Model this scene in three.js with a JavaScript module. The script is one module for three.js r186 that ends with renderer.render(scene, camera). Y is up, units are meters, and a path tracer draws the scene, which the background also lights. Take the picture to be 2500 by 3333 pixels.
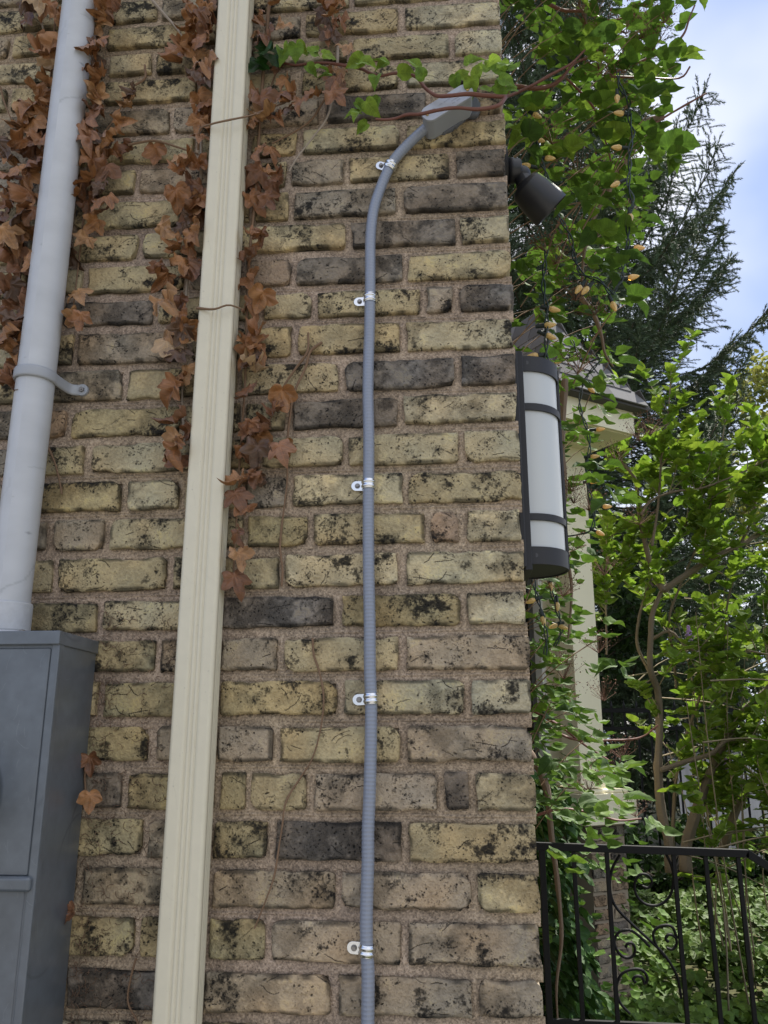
import * as THREE from 'three';
import { mergeGeometries } from 'three/addons/utils/BufferGeometryUtils.js';
import { RoundedBoxGeometry } from 'three/addons/geometries/RoundedBoxGeometry.js';

// ---------------------------------------------------------------- camera, sky, sun, exposure
const scene = new THREE.Scene();
const camera = new THREE.PerspectiveCamera(62.616, 0.75, 0.02, 400);
camera.position.set(-0.1214, 1.55, 1.4528);
camera.lookAt(-0.1214 - 0.08274, 1.55 + 0.26599, 1.4528 - 0.96042);

const renderer = new THREE.WebGLRenderer({ antialias: true });
renderer.setSize(768, 1024);
renderer.toneMapping = THREE.LinearToneMapping;
renderer.toneMappingExposure = 1.76;
renderer.shadowMap.enabled = true;

function rng(seed) {
  let a = seed >>> 0;
  return () => { a = (a + 0x6D2B79F5) >>> 0; let t = a; t = Math.imul(t ^ (t >>> 15), t | 1); t ^= t + Math.imul(t ^ (t >>> 7), t | 61); return ((t ^ (t >>> 14)) >>> 0) / 4294967296; };
}
const rnd = rng(20240511);
const rr = (a, b) => a + (b - a) * rnd();
const clamp = (x, a = 0, b = 1) => Math.min(b, Math.max(a, x));
const mix = (a, b, t) => a + (b - a) * t;
const sstep = (a, b, x) => { const t = clamp((x - a) / (b - a)); return t * t * (3 - 2 * t); };
const V = (x, y, z) => new THREE.Vector3(x, y, z);

// value noise in 3D (for the sky and for shapes)
const NT = new Float32Array(4096); { const q = rng(7); for (let i = 0; i < 4096; i++) NT[i] = q() * 2 - 1; }
function h3(i, j, k) { return NT[(Math.imul(i, 374761393) + Math.imul(j, 668265263) + Math.imul(k, 1274126177) ^ (Math.imul(i ^ (j << 3), 1013904223) >>> 9)) & 4095]; }
function n3(x, y, z) {
  const i = Math.floor(x), j = Math.floor(y), k = Math.floor(z); let u = x - i, v = y - j, w = z - k;
  u = u * u * (3 - 2 * u); v = v * v * (3 - 2 * v); w = w * w * (3 - 2 * w);
  const l = (a, b, t) => a + (b - a) * t;
  return l(l(l(h3(i, j, k), h3(i + 1, j, k), u), l(h3(i, j + 1, k), h3(i + 1, j + 1, k), u), v),
    l(l(h3(i, j, k + 1), h3(i + 1, j, k + 1), u), l(h3(i, j + 1, k + 1), h3(i + 1, j + 1, k + 1), u), v), w);
}
function f3(x, y, z, o = 4) { let s = 0, a = 0.5; for (let i = 0; i < o; i++) { s += a * n3(x, y, z); x *= 2.03; y *= 2.03; z *= 2.03; a *= 0.5; } return s; }

{ // blue sky with thin drifting white cloud
  const w = 1024, h = 512, d = new Float32Array(w * h * 4);
  for (let j = 0; j < h; j++) for (let i = 0; i < w; i++) {
    const el = ((j + 0.5) / h - 0.5) * Math.PI, az = ((i + 0.5) / w - 0.5) * 2 * Math.PI;
    const x = Math.cos(el) * Math.cos(az), y = Math.sin(el), z = Math.cos(el) * Math.sin(az);
    const t = Math.pow(clamp(y), 0.55);
    let r = mix(0.50, 0.15, t), g = mix(0.57, 0.245, t), b = mix(0.66, 0.52, t);
    const yy = Math.max(y, 0) + 0.22;
    const n = f3(x / yy * 1.5 + 21.92, z / yy * 1.5 + 8.56, 2.2, 6) + 0.35 * f3(x / yy * 0.5 + 1.0, z / yy * 0.9, 5.0, 3);
    const c = sstep(-0.26, 0.34, n) * 0.9;
    r = mix(r, 0.70, c); g = mix(g, 0.705, c); b = mix(b, 0.73, c);
    if (y < 0) { const q = sstep(0, -0.15, y); r = mix(r, 0.20, q); g = mix(g, 0.21, q); b = mix(b, 0.17, q); }
    const o = (j * w + i) * 4; d[o] = r; d[o + 1] = g; d[o + 2] = b; d[o + 3] = 1;
  }
  const tx = new THREE.DataTexture(d, w, h, THREE.RGBAFormat, THREE.FloatType);
  tx.mapping = THREE.EquirectangularReflectionMapping; tx.magFilter = tx.minFilter = THREE.LinearFilter; tx.needsUpdate = true;
  scene.background = tx; scene.environment = tx; scene.backgroundIntensity = 1.0; scene.environmentIntensity = 1.0;
}
const SUN = V(0.30, 0.80, -0.55).normalize();          // high, behind the house and a little to the right
const sun = new THREE.DirectionalLight(new THREE.Color(1.0, 0.95, 0.86), 5.0);
sun.position.copy(SUN).multiplyScalar(40); sun.target.position.set(1, 0, -4);
sun.castShadow = true; sun.shadow.mapSize.set(4096, 4096); sun.shadow.radius = 1;
Object.assign(sun.shadow.camera, { left: -16, right: 16, top: 16, bottom: -16, near: 1, far: 90 });
scene.add(sun); scene.add(sun.target);

// ---------------------------------------------------------------- helpers
const taken = {};
function numbered(n) { if (!(n in taken)) { taken[n] = 0; return n; } taken[n]++; return n + '_' + String(taken[n]).padStart(3, '0'); }
function tag(o, label, category, group, kind) { o.userData.label = label; if (category) o.userData.category = category; if (group) o.userData.group = group; if (kind) o.userData.kind = kind; return o; }
function thing(name, label, category, group) { const g = new THREE.Group(); g.name = numbered(name); scene.add(g); tag(g, label, category, group); return g; }
function part(name, geo, mat, parent, label) { const m = new THREE.Mesh(geo, mat); m.name = name; m.castShadow = m.receiveShadow = true; parent.add(m); if (label) m.userData.label = label; return m; }
function structure(name, geo, mat, label) { const m = new THREE.Mesh(geo, mat); m.name = name; m.userData.kind = 'structure'; if (label) m.userData.label = label; m.castShadow = m.receiveShadow = true; scene.add(m); return m; }
const merge = (l) => mergeGeometries(l.map(g => g.index ? g.toNonIndexed() : g), false);
const bx = (x0, x1, y0, y1, z0, z1) => new THREE.BoxGeometry(x1 - x0, y1 - y0, z1 - z0).translate((x0 + x1) / 2, (y0 + y1) / 2, (z0 + z1) / 2);
const rbx = (x0, x1, y0, y1, z0, z1, r = 0.004, s = 2) => new RoundedBoxGeometry(x1 - x0, y1 - y0, z1 - z0, s, r).translate((x0 + x1) / 2, (y0 + y1) / 2, (z0 + z1) / 2);
function pts(flat) { const o = []; for (let i = 0; i < flat.length; i += 3) o.push(V(flat[i], flat[i + 1], flat[i + 2])); return o; }
const _Z = V(0, 0, 1);
function geoFrom(pos, idx, uv, col) {
  const g = new THREE.BufferGeometry(); g.setAttribute('position', new THREE.Float32BufferAttribute(pos, 3));
  if (uv) g.setAttribute('uv', new THREE.Float32BufferAttribute(uv, 2)); if (col) g.setAttribute('color', new THREE.Float32BufferAttribute(col, 3));
  g.setIndex(idx); g.computeVertexNormals(); return g;
}
// tapered tube along points; rad(t, angle) in metres
function tube(points, r0, r1, sides = 8, per = 0.02, rad = null, cap = true) {
  const c = points.length > 2 ? new THREE.CatmullRomCurve3(points, false, 'centripetal') : new THREE.LineCurve3(points[0], points[1]);
  const L = c.getLength(), n = Math.max(2, Math.ceil(L / per)); c.arcLengthDivisions = Math.max(200, n);
  const pos = [], idx = [], uv = []; let N = null, T0 = null;
  for (let i = 0; i <= n; i++) {
    const t = i / n, p = c.getPointAt(t), T = c.getTangentAt(t);
    if (!N) { N = Math.abs(T.z) < 0.9 ? _Z.clone() : V(1, 0, 0); N.addScaledVector(T, -N.dot(T)).normalize(); }
    else { N.addScaledVector(T, -N.dot(T)).normalize(); }
    const Bn = V(0, 0, 0).crossVectors(T, N);
    for (let k = 0; k <= sides; k++) {
      const a = k / sides * Math.PI * 2, r = rad ? rad(t * L, a, L) : mix(r0, r1, t);
      pos.push(p.x + (N.x * Math.cos(a) + Bn.x * Math.sin(a)) * r, p.y + (N.y * Math.cos(a) + Bn.y * Math.sin(a)) * r, p.z + (N.z * Math.cos(a) + Bn.z * Math.sin(a)) * r);
      uv.push(k / sides * 0.1, t * L);
      if (i < n && k < sides) { const A = i * (sides + 1) + k, B = A + sides + 1; idx.push(A, A + 1, B, B, A + 1, B + 1); }
    }
  }
  if (cap) for (const e of [0, n]) { const s = pos.length / 3, p = c.getPointAt(e / n); pos.push(p.x, p.y, p.z); uv.push(0, 0); for (let k = 0; k < sides; k++) { const A = e * (sides + 1) + k; if (e) idx.push(s, A, A + 1); else idx.push(s, A + 1, A); } }
  return geoFrom(pos, idx, uv);
}
// barky tube: uneven radius
const bark = (pt, r0, r1, sides = 6, per = 0.03, seed = 0, amt = 0.18) => tube(pt, r0, r1, sides, per, (s, a, L) => mix(r0, r1, s / L) * (1 + amt * n3(s * 60 + seed, Math.cos(a) * 1.5, Math.sin(a) * 1.5) + amt * 0.8 * n3(s * 18 + seed, 3, 0)));

const lin = (r, g, b) => new THREE.Color().setRGB(r, g, b);
const std = (c, rough = 0.8, o = {}) => new THREE.MeshStandardMaterial({ color: c, roughness: rough, ...o });
const phys = (c, rough = 0.6, o = {}) => new THREE.MeshPhysicalMaterial({ color: c, roughness: rough, ...o });

// tiling noise for textures
function lattice(P, seed) { const q = rng(seed), a = new Float32Array(P * P); for (let i = 0; i < P * P; i++) a[i] = q() * 2 - 1; return a; }
function addNoise(dst, n, P, amp, seed) {           // one octave with P cells per tile
  const L = lattice(P, seed);
  for (let j = 0; j < n; j++) {
    const y = j / n * P, y0 = Math.floor(y), fy = y - y0, sy = fy * fy * (3 - 2 * fy), r0 = (y0 % P) * P, r1 = ((y0 + 1) % P) * P;
    for (let i = 0; i < n; i++) {
      const x = i / n * P, x0 = Math.floor(x), fx = x - x0, sx = fx * fx * (3 - 2 * fx), c0 = x0 % P, c1 = (x0 + 1) % P;
      const a = L[r0 + c0] + (L[r0 + c1] - L[r0 + c0]) * sx, b = L[r1 + c0] + (L[r1 + c1] - L[r1 + c0]) * sx;
      dst[j * n + i] += amp * (a + (b - a) * sy);
    }
  }
  return dst;
}
function field(n, P, oct, seed, gain = 0.5) { const d = new Float32Array(n * n); let a = 1, s = 0; for (let o = 0; o < oct; o++) { addNoise(d, n, P << o, a, seed + o * 13); s += a; a *= gain; } for (let i = 0; i < n * n; i++) d[i] /= s; return d; }
function stamp(dst, n, cx, cy, rx, ry, ang, val, soft = 0.4, mode = 'max') {
  const R = Math.ceil(Math.max(rx, ry)) + 1, ca = Math.cos(ang), sa = Math.sin(ang);
  for (let j = -R; j <= R; j++) for (let i = -R; i <= R; i++) {
    const u = (i * ca + j * sa) / rx, v = (-i * sa + j * ca) / ry, q = Math.sqrt(u * u + v * v); if (q > 1) continue;
    const w = val * sstep(1, 1 - soft, q), o = (((cy + j) | 0) + n * 4) % n * n + (((cx + i) | 0) + n * 4) % n;
    if (w > dst[o]) dst[o] = w;
  }
}
function crack(dst, n, x, y, ang, len, wid, val, q) { for (let s = 0; s < len; s++) { stamp(dst, n, x, y, wid * (0.6 + 0.6 * q()), wid * (0.6 + 0.6 * q()), 0, val, 0.6); ang += (q() - 0.5) * 0.3; x += Math.cos(ang) * wid * 1.2; y += Math.sin(ang) * wid * 1.2; } }
function dataTex(n, fn, color, rep = 1) {
  const d = new Uint8Array(n * n * 4), o = [0, 0, 0];
  for (let i = 0; i < n * n; i++) { fn(i, o); d[i * 4] = clamp(o[0]) * 255; d[i * 4 + 1] = clamp(o[1]) * 255; d[i * 4 + 2] = clamp(o[2]) * 255; d[i * 4 + 3] = 255; }
  const t = new THREE.DataTexture(d, n, n, THREE.RGBAFormat); t.wrapS = t.wrapT = THREE.RepeatWrapping; t.magFilter = THREE.LinearFilter; t.minFilter = THREE.LinearMipmapLinearFilter; t.generateMipmaps = true; t.anisotropy = 8;
  if (color) t.colorSpace = THREE.SRGBColorSpace; t.repeat.set(rep, rep); t.needsUpdate = true; return t;
}

// ---------------------------------------------------------------- measured layout (metres; wall face z = 0, house corner x = 0)
const COURSES = [[3.1448,3.1531],[3.0727,3.0781],[3.0033,3.0031],[2.9337,2.9281],[2.8593,2.8531],[2.7767,2.7781],[2.7085,2.7037],[2.6353,2.6281],[2.5525,2.5520],[2.4815,2.4763],[2.4053,2.4019],[2.3358,2.3286],[2.2499,2.2524],[2.1707,2.1769],[2.0970,2.1029],[2.0255,2.0264],[1.9490,1.9529],[1.8750,1.8784],[1.7960,1.8042],[1.7254,1.7318],[1.6540,1.6555],[1.5768,1.5813],[1.5025,1.5055],[1.4281,1.4291],[1.3551,1.3508],[1.2807,1.2777],[1.2060,1.1993],[1.1281,1.1281]]; // top of each course at x = -1.2 and x = 0
const BRICKS = [
[[-1.153,-0.974,'y'],[-0.959,-0.867,'y'],[-0.856,-0.752,'y'],[-0.741,-0.546,'g'],[-0.535,-0.323,'y'],[-0.312,-0.106,'y'],[-0.092,0.000,'p']],
[[-1.222,-1.086,'t'],[-1.075,-0.875,'y'],[-0.860,-0.616,'y'],[-0.596,-0.429,'t'],[-0.418,-0.217,'y'],[-0.202,0.001,'p']],
[[-1.211,-0.955,'p'],[-0.944,-0.859,'y'],[-0.848,-0.753,'y'],[-0.744,-0.543,'y'],[-0.530,-0.324,'p'],[-0.313,-0.110,'y'],[-0.097,0.001,'p']],
[[-1.201,-1.073,'y'],[-1.062,-0.863,'y'],[-0.854,-0.648,'y'],[-0.637,-0.446,'p'],[-0.421,-0.215,'y'],[-0.200,0.002,'p']],
[[-1.190,-0.921,'t'],[-0.910,-0.703,'g'],[-0.694,-0.601,'t'],[-0.588,-0.383,'t'],[-0.369,-0.160,'d'],[-0.148,0.001,'t']],
[[-1.141,-0.995,'t'],[-0.984,-0.871,'y'],[-0.860,-0.645,'y'],[-0.634,-0.547,'y'],[-0.524,-0.428,'y'],[-0.415,-0.215,'p'],[-0.200,0.002,'y']],
[[-1.132,-0.913,'g'],[-0.902,-0.767,'y'],[-0.757,-0.582,'t'],[-0.566,-0.448,'y'],[-0.439,-0.328,'g'],[-0.318,-0.115,'y'],[-0.101,-0.003,'d']],
[[-1.103,-0.899,'y'],[-0.888,-0.662,'y'],[-0.651,-0.521,'y'],[-0.510,-0.441,'y'],[-0.431,-0.223,'g'],[-0.208,-0.001,'d']],
[[-1.110,-0.993,'y'],[-0.982,-0.895,'y'],[-0.884,-0.749,'y'],[-0.738,-0.550,'y'],[-0.538,-0.324,'y'],[-0.313,-0.106,'d'],[-0.097,0.002,'p']],
[[-1.100,-0.977,'y'],[-0.966,-0.859,'y'],[-0.848,-0.646,'y'],[-0.635,-0.534,'g'],[-0.523,-0.431,'o'],[-0.420,-0.211,'d'],[-0.201,0.000,'y']],
[[-1.107,-0.898,'y'],[-0.888,-0.706,'d'],[-0.695,-0.494,'y'],[-0.483,-0.389,'y'],[-0.378,-0.177,'y'],[-0.166,-0.113,'t'],[-0.102,0.002,'d']],
[[-1.080,-0.959,'y'],[-0.949,-0.863,'y'],[-0.852,-0.634,'t'],[-0.623,-0.510,'y'],[-0.499,-0.425,'y'],[-0.414,-0.216,'y'],[-0.205,-0.002,'p']],
[[-1.120,-0.902,'y'],[-0.892,-0.755,'g'],[-0.744,-0.531,'y'],[-0.520,-0.333,'y'],[-0.322,-0.115,'d'],[-0.104,-0.001,'d']],
[[-1.075,-0.963,'g'],[-0.952,-0.860,'o'],[-0.849,-0.635,'s'],[-0.624,-0.519,'y'],[-0.508,-0.434,'y'],[-0.421,-0.221,'d'],[-0.210,-0.002,'p']],
[[-1.115,-0.965,'g'],[-0.955,-0.817,'y'],[-0.804,-0.612,'p'],[-0.601,-0.484,'y'],[-0.473,-0.322,'p'],[-0.313,-0.110,'p'],[-0.099,-0.000,'p']],
[[-1.087,-0.965,'g'],[-0.956,-0.736,'s'],[-0.725,-0.628,'p'],[-0.617,-0.514,'y'],[-0.503,-0.427,'t'],[-0.416,-0.213,'p'],[-0.202,-0.000,'y']],
[[-1.060,-0.874,'g'],[-0.862,-0.763,'t'],[-0.752,-0.552,'y'],[-0.541,-0.504,'y'],[-0.495,-0.386,'s'],[-0.375,-0.174,'y'],[-0.163,-0.113,'o'],[-0.101,-0.003,'p']],
[[-1.049,-0.855,'y'],[-0.844,-0.641,'y'],[-0.630,-0.516,'y'],[-0.505,-0.435,'y'],[-0.424,-0.221,'p'],[-0.208,-0.002,'p']],
[[-1.102,-0.903,'g'],[-0.893,-0.763,'s'],[-0.752,-0.548,'y'],[-0.537,-0.334,'d'],[-0.320,-0.113,'s'],[-0.103,-0.002,'p']],
[[-1.028,-0.860,'y'],[-0.851,-0.652,'s'],[-0.641,-0.545,'t'],[-0.534,-0.433,'t'],[-0.420,-0.221,'y'],[-0.209,0.002,'t']],
[[-1.048,-0.840,'y'],[-0.831,-0.748,'y'],[-0.737,-0.539,'s'],[-0.529,-0.326,'s'],[-0.315,-0.110,'p'],[-0.099,0.001,'p']],
[[-1.006,-0.856,'g'],[-0.845,-0.653,'s'],[-0.638,-0.543,'t'],[-0.532,-0.436,'t'],[-0.423,-0.218,'y'],[-0.207,-0.002,'t']],
[[-0.966,-0.802,'g'],[-0.792,-0.694,'d'],[-0.681,-0.533,'s'],[-0.522,-0.480,'s'],[-0.470,-0.374,'y'],[-0.363,-0.159,'t'],[-0.148,-0.108,'d'],[-0.097,0.001,'p']],
[[-0.985,-0.853,'g'],[-0.841,-0.651,'s'],[-0.641,-0.540,'g'],[-0.529,-0.438,'s'],[-0.427,-0.217,'d'],[-0.207,-0.002,'y']],
[[-1.003,-0.761,'g'],[-0.748,-0.538,'g'],[-0.527,-0.326,'t'],[-0.315,-0.108,'t'],[-0.097,0.000,'y']],
[[-0.963,-0.847,'g'],[-0.836,-0.653,'s'],[-0.642,-0.543,'s'],[-0.528,-0.438,'s'],[-0.427,-0.220,'t'],[-0.208,-0.002,'t']],
[[-0.952,-0.768,'g'],[-0.758,-0.541,'d'],[-0.532,-0.331,'t'],[-0.320,-0.111,'t'],[-0.100,-0.003,'g']]];
const CONDUIT = [[-0.154,2.750,0.016,-0.174,2.734,0.016,-0.201,2.710,0.016,-0.225,2.680,0.016,-0.240,2.650,0.016,-0.255,2.608,0.016,-0.265,2.571,0.016,-0.270,2.533,0.016,-0.272,2.496,0.016,-0.272,2.441,0.016,-0.272,2.369,0.016,-0.273,2.299,0.016,-0.274,2.255,0.016,-0.275,2.187,0.016,-0.273,2.089,0.016,-0.273,2.000,0.016,-0.273,1.931,0.016,-0.272,1.841,0.016,-0.270,1.754,0.016,-0.269,1.669,0.016,-0.267,1.626,0.016,-0.267,1.559,0.016,-0.268,1.506,0.016,-0.269,1.467,0.016,-0.271,1.416,0.016,-0.271,1.366,0.016,-0.272,1.329,0.016,-0.273,1.281,0.016,-0.272,1.239,0.016,-0.270,1.211,0.016,-0.270,1.139,0.016,-0.269,1.086,0.016,-0.269,1.010,0.016]];
const STRAPS = [[-0.234,2.666,0.016],
 [-0.272,2.371,0.016],
 [-0.273,2.000,0.016],
 [-0.267,1.624,0.016],
 [-0.272,1.241,0.016]];
const SEALANT = [[-0.137,2.748,0.003,-0.115,2.750,0.003,-0.089,2.771,0.003,-0.076,2.784,0.003,-0.057,2.786,0.003,-0.052,2.806,0.003,-0.064,2.828,0.003,-0.102,2.818,0.003,-0.137,2.780,0.003]];
const IVY_PIPE_LEFT = [-1.019,3.086,0.063,0.055, -1.026,3.101,0.024,0.075, -0.976,3.079,0.063,0.057, -0.987,3.086,0.068,0.063, -0.946,3.064,0.051,0.055, -0.955,2.962,0.067,0.067, -0.940,2.963,0.068,0.072, -0.962,2.959,0.029,0.059, -0.968,2.915,0.022,0.054, -0.995,2.896,0.016,0.058, -0.956,2.853,0.047,0.050, -0.995,2.827,0.051,0.058, -0.992,2.832,0.030,0.070, -0.963,2.834,0.040,0.058, -0.978,2.790,0.040,0.068, -1.006,2.800,0.015,0.074, -0.971,2.799,0.013,0.069, -0.996,2.729,0.061,0.050, -1.022,2.721,0.058,0.059, -1.015,2.700,0.046,0.050, -0.973,2.732,0.015,0.055, -0.980,2.655,0.067,0.055, -0.968,2.648,0.056,0.073, -0.943,2.665,0.067,0.059, -0.988,2.631,0.033,0.063, -0.999,2.617,0.057,0.053, -0.952,2.600,0.055,0.070, -0.981,2.582,0.062,0.051, -0.945,2.561,0.067,0.052, -1.010,2.570,0.032,0.065, -0.954,2.544,0.065,0.058, -0.986,2.515,0.066,0.064, -0.979,2.542,0.030,0.058, -0.962,2.539,0.022,0.052, -0.995,2.492,0.021,0.067, -0.930,2.447,0.070,0.054, -0.969,2.452,0.015,0.075, -0.977,2.410,0.043,0.060, -0.967,2.394,0.026,0.065, -0.974,2.379,0.060,0.061, -0.988,2.363,0.036,0.051, -0.951,2.318,0.065,0.051, -0.947,2.320,0.041,0.071, -0.991,2.315,0.020,0.068, -0.939,2.257,0.067,0.066, -0.933,2.248,0.058,0.053, -0.976,2.759,0.037,0.054, -0.946,2.729,0.061,0.057, -1.000,2.727,0.038,0.075, -1.013,2.642,0.061,0.074, -1.025,2.609,0.038,0.062, -0.962,2.590,0.054,0.062, -0.987,2.517,0.029,0.060, -1.020,2.516,0.020,0.059, -0.958,2.287,0.069,0.074, -0.943,2.267,0.048,0.062, -0.955,2.248,0.032,0.052, -0.963,2.227,0.028,0.070, -0.937,2.192,0.062,0.059];
const IVY_PIPE_RIGHT = [-0.858,3.081,0.058,0.063, -0.823,3.088,0.052,0.060, -0.848,3.055,0.056,0.053, -0.837,3.039,0.053,0.051, -0.856,3.027,0.040,0.063, -0.864,3.003,0.052,0.052, -0.842,2.961,0.067,0.060, -0.848,2.960,0.046,0.045, -0.854,2.937,0.044,0.051, -0.854,2.900,0.051,0.056, -0.838,2.874,0.059,0.060, -0.846,2.843,0.058,0.053, -0.838,2.833,0.049,0.062, -0.846,2.796,0.060,0.053, -0.835,2.782,0.061,0.065, -0.858,2.759,0.052,0.067, -0.841,2.725,0.067,0.057, -0.828,2.736,0.043,0.049, -0.801,2.712,0.061,0.067, -0.871,2.689,0.040,0.061, -0.833,2.684,0.054,0.062, -0.821,2.716,0.022,0.063, -0.813,2.665,0.046,0.060, -0.868,2.644,0.036,0.059, -0.833,2.630,0.057,0.060, -0.812,2.616,0.054,0.046, -0.841,2.630,0.021,0.055, -0.857,2.598,0.050,0.050, -0.804,2.586,0.052,0.060, -0.849,2.607,0.014,0.056, -0.814,2.578,0.025,0.046, -0.836,2.560,0.020,0.052, -0.851,2.521,0.023,0.049, -0.872,2.485,0.014,0.056, -0.837,2.390,0.034,0.059, -0.845,2.330,0.046,0.050, -0.820,2.323,0.064,0.045, -0.770,2.857,0.036,0.051, -0.777,2.828,0.036,0.048, -0.774,2.766,0.060,0.054, -0.722,2.727,0.014,0.059, -0.789,2.737,0.017,0.058, -0.855,3.094,0.032,0.058, -0.850,2.935,0.068,0.064, -0.861,2.788,0.036,0.064];
const IVY_SPOUT_LEFT = [-0.653,3.082,0.043,0.054, -0.633,3.105,0.019,0.060, -0.656,3.046,0.039,0.069, -0.627,3.020,0.058,0.060, -0.617,3.018,0.029,0.067, -0.663,3.026,0.012,0.048, -0.665,2.960,0.039,0.060, -0.655,2.983,0.019,0.061, -0.628,2.959,0.055,0.054, -0.627,2.946,0.033,0.051, -0.668,2.947,0.026,0.069, -0.608,2.981,0.030,0.069, -0.632,2.857,0.056,0.060, -0.623,2.898,0.024,0.070, -0.615,2.820,0.036,0.055, -0.613,2.803,0.027,0.070, -0.626,2.776,0.036,0.052, -0.621,2.736,0.035,0.048, -0.639,2.676,0.042,0.056, -0.630,2.680,0.026,0.065, -0.648,2.649,0.052,0.045, -0.630,2.624,0.038,0.052, -0.653,2.592,0.057,0.065, -0.624,2.622,0.024,0.052, -0.620,2.586,0.019,0.070, -0.601,2.588,0.026,0.060, -0.679,2.529,0.035,0.061, -0.637,2.530,0.041,0.064, -0.630,2.569,0.018,0.064, -0.649,2.492,0.026,0.058, -0.625,2.489,0.028,0.052, -0.642,2.440,0.037,0.057, -0.618,2.437,0.029,0.064, -0.684,2.441,0.040,0.046, -0.679,2.425,0.024,0.056, -0.653,2.355,0.056,0.067, -0.640,2.367,0.038,0.045, -0.627,2.325,0.049,0.056, -0.665,2.308,0.040,0.063, -0.609,2.304,0.042,0.057, -0.623,2.294,0.056,0.055, -0.656,2.270,0.031,0.066, -0.620,2.277,0.021,0.052, -0.624,3.052,0.052,0.047, -0.611,2.896,0.052,0.062, -0.624,2.844,0.033,0.052, -0.609,2.504,0.049,0.068, -0.638,2.595,0.019,0.057, -0.629,2.245,0.038,0.057, -0.611,2.219,0.028,0.049, -0.647,2.184,0.040,0.065, -0.627,2.201,0.015,0.051, -0.619,2.116,0.051,0.065, -0.602,2.099,0.044,0.046, -0.630,2.073,0.047,0.069, -0.615,2.052,0.060,0.063, -0.615,2.037,0.014,0.066];
const IVY_SPOUT_RIGHT = [-0.479,3.084,0.021,0.057, -0.453,3.053,0.053,0.059, -0.503,3.037,0.018,0.048, -0.458,2.986,0.051,0.044, -0.489,2.976,0.038,0.051, -0.526,2.990,0.019,0.056, -0.463,2.903,0.014,0.043, -0.452,2.872,0.028,0.042, -0.529,2.866,0.014,0.055, -0.489,2.812,0.044,0.063, -0.508,2.807,0.018,0.051, -0.523,2.773,0.026,0.056, -0.483,2.772,0.033,0.064, -0.460,2.783,0.028,0.041, -0.445,2.826,0.042,0.044, -0.428,2.819,0.039,0.053, -0.408,2.791,0.051,0.054, -0.390,2.813,0.039,0.047, -0.434,2.790,0.036,0.047, -0.491,2.688,0.044,0.053, -0.473,2.711,0.018,0.046, -0.503,2.654,0.028,0.059, -0.515,2.645,0.020,0.059, -0.473,2.639,0.040,0.042, -0.442,2.625,0.041,0.042, -0.467,2.628,0.017,0.055, -0.502,2.596,0.022,0.063, -0.472,2.587,0.033,0.048, -0.499,2.497,0.046,0.041, -0.485,2.502,0.043,0.041, -0.501,2.478,0.018,0.065, -0.502,2.452,0.041,0.046, -0.499,2.409,0.017,0.065, -0.479,2.365,0.041,0.061, -0.493,2.361,0.018,0.056, -0.492,2.292,0.027,0.046, -0.497,2.272,0.026,0.056, -0.487,2.251,0.027,0.050, -0.497,2.281,0.018,0.062, -0.492,2.222,0.040,0.061, -0.499,2.250,0.031,0.062, -0.485,2.238,0.034,0.055, -0.491,2.170,0.037,0.059, -0.487,2.110,0.029,0.043, -0.496,2.097,0.013,0.045, -0.474,2.080,0.014,0.063, -0.477,2.057,0.033,0.060, -0.447,2.106,0.012,0.052, -0.426,2.052,0.050,0.056, -0.417,2.062,0.030,0.052, -0.480,2.015,0.016,0.044, -0.488,2.008,0.019,0.050, -0.433,2.165,0.029,0.063, -0.443,2.139,0.019,0.047, -0.499,2.106,0.024,0.044, -0.503,2.061,0.024,0.046, -0.477,2.009,0.033,0.041, -0.499,1.988,0.052,0.050, -0.500,1.964,0.052,0.058, -0.496,1.942,0.041,0.052, -0.494,1.897,0.053,0.043, -0.498,1.858,0.041,0.048, -0.499,1.817,0.041,0.059];
const IVY_STRAND = [-0.385,3.088,0.018,0.048, -0.350,3.086,0.013,0.049, -0.381,3.038,0.015,0.052, -0.340,3.004,0.049,0.051, -0.357,2.988,0.024,0.053, -0.364,2.981,0.023,0.057, -0.323,2.931,0.039,0.048, -0.345,2.883,0.021,0.056, -0.339,2.817,0.048,0.056, -0.351,2.860,0.028,0.062, -0.338,3.028,0.012,0.046, -0.370,3.040,0.042,0.052];
const IVY_BOX = [-0.743,1.517,0.021,0.043, -0.725,1.459,0.050,0.042, -0.746,1.286,0.031,0.036];
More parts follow.
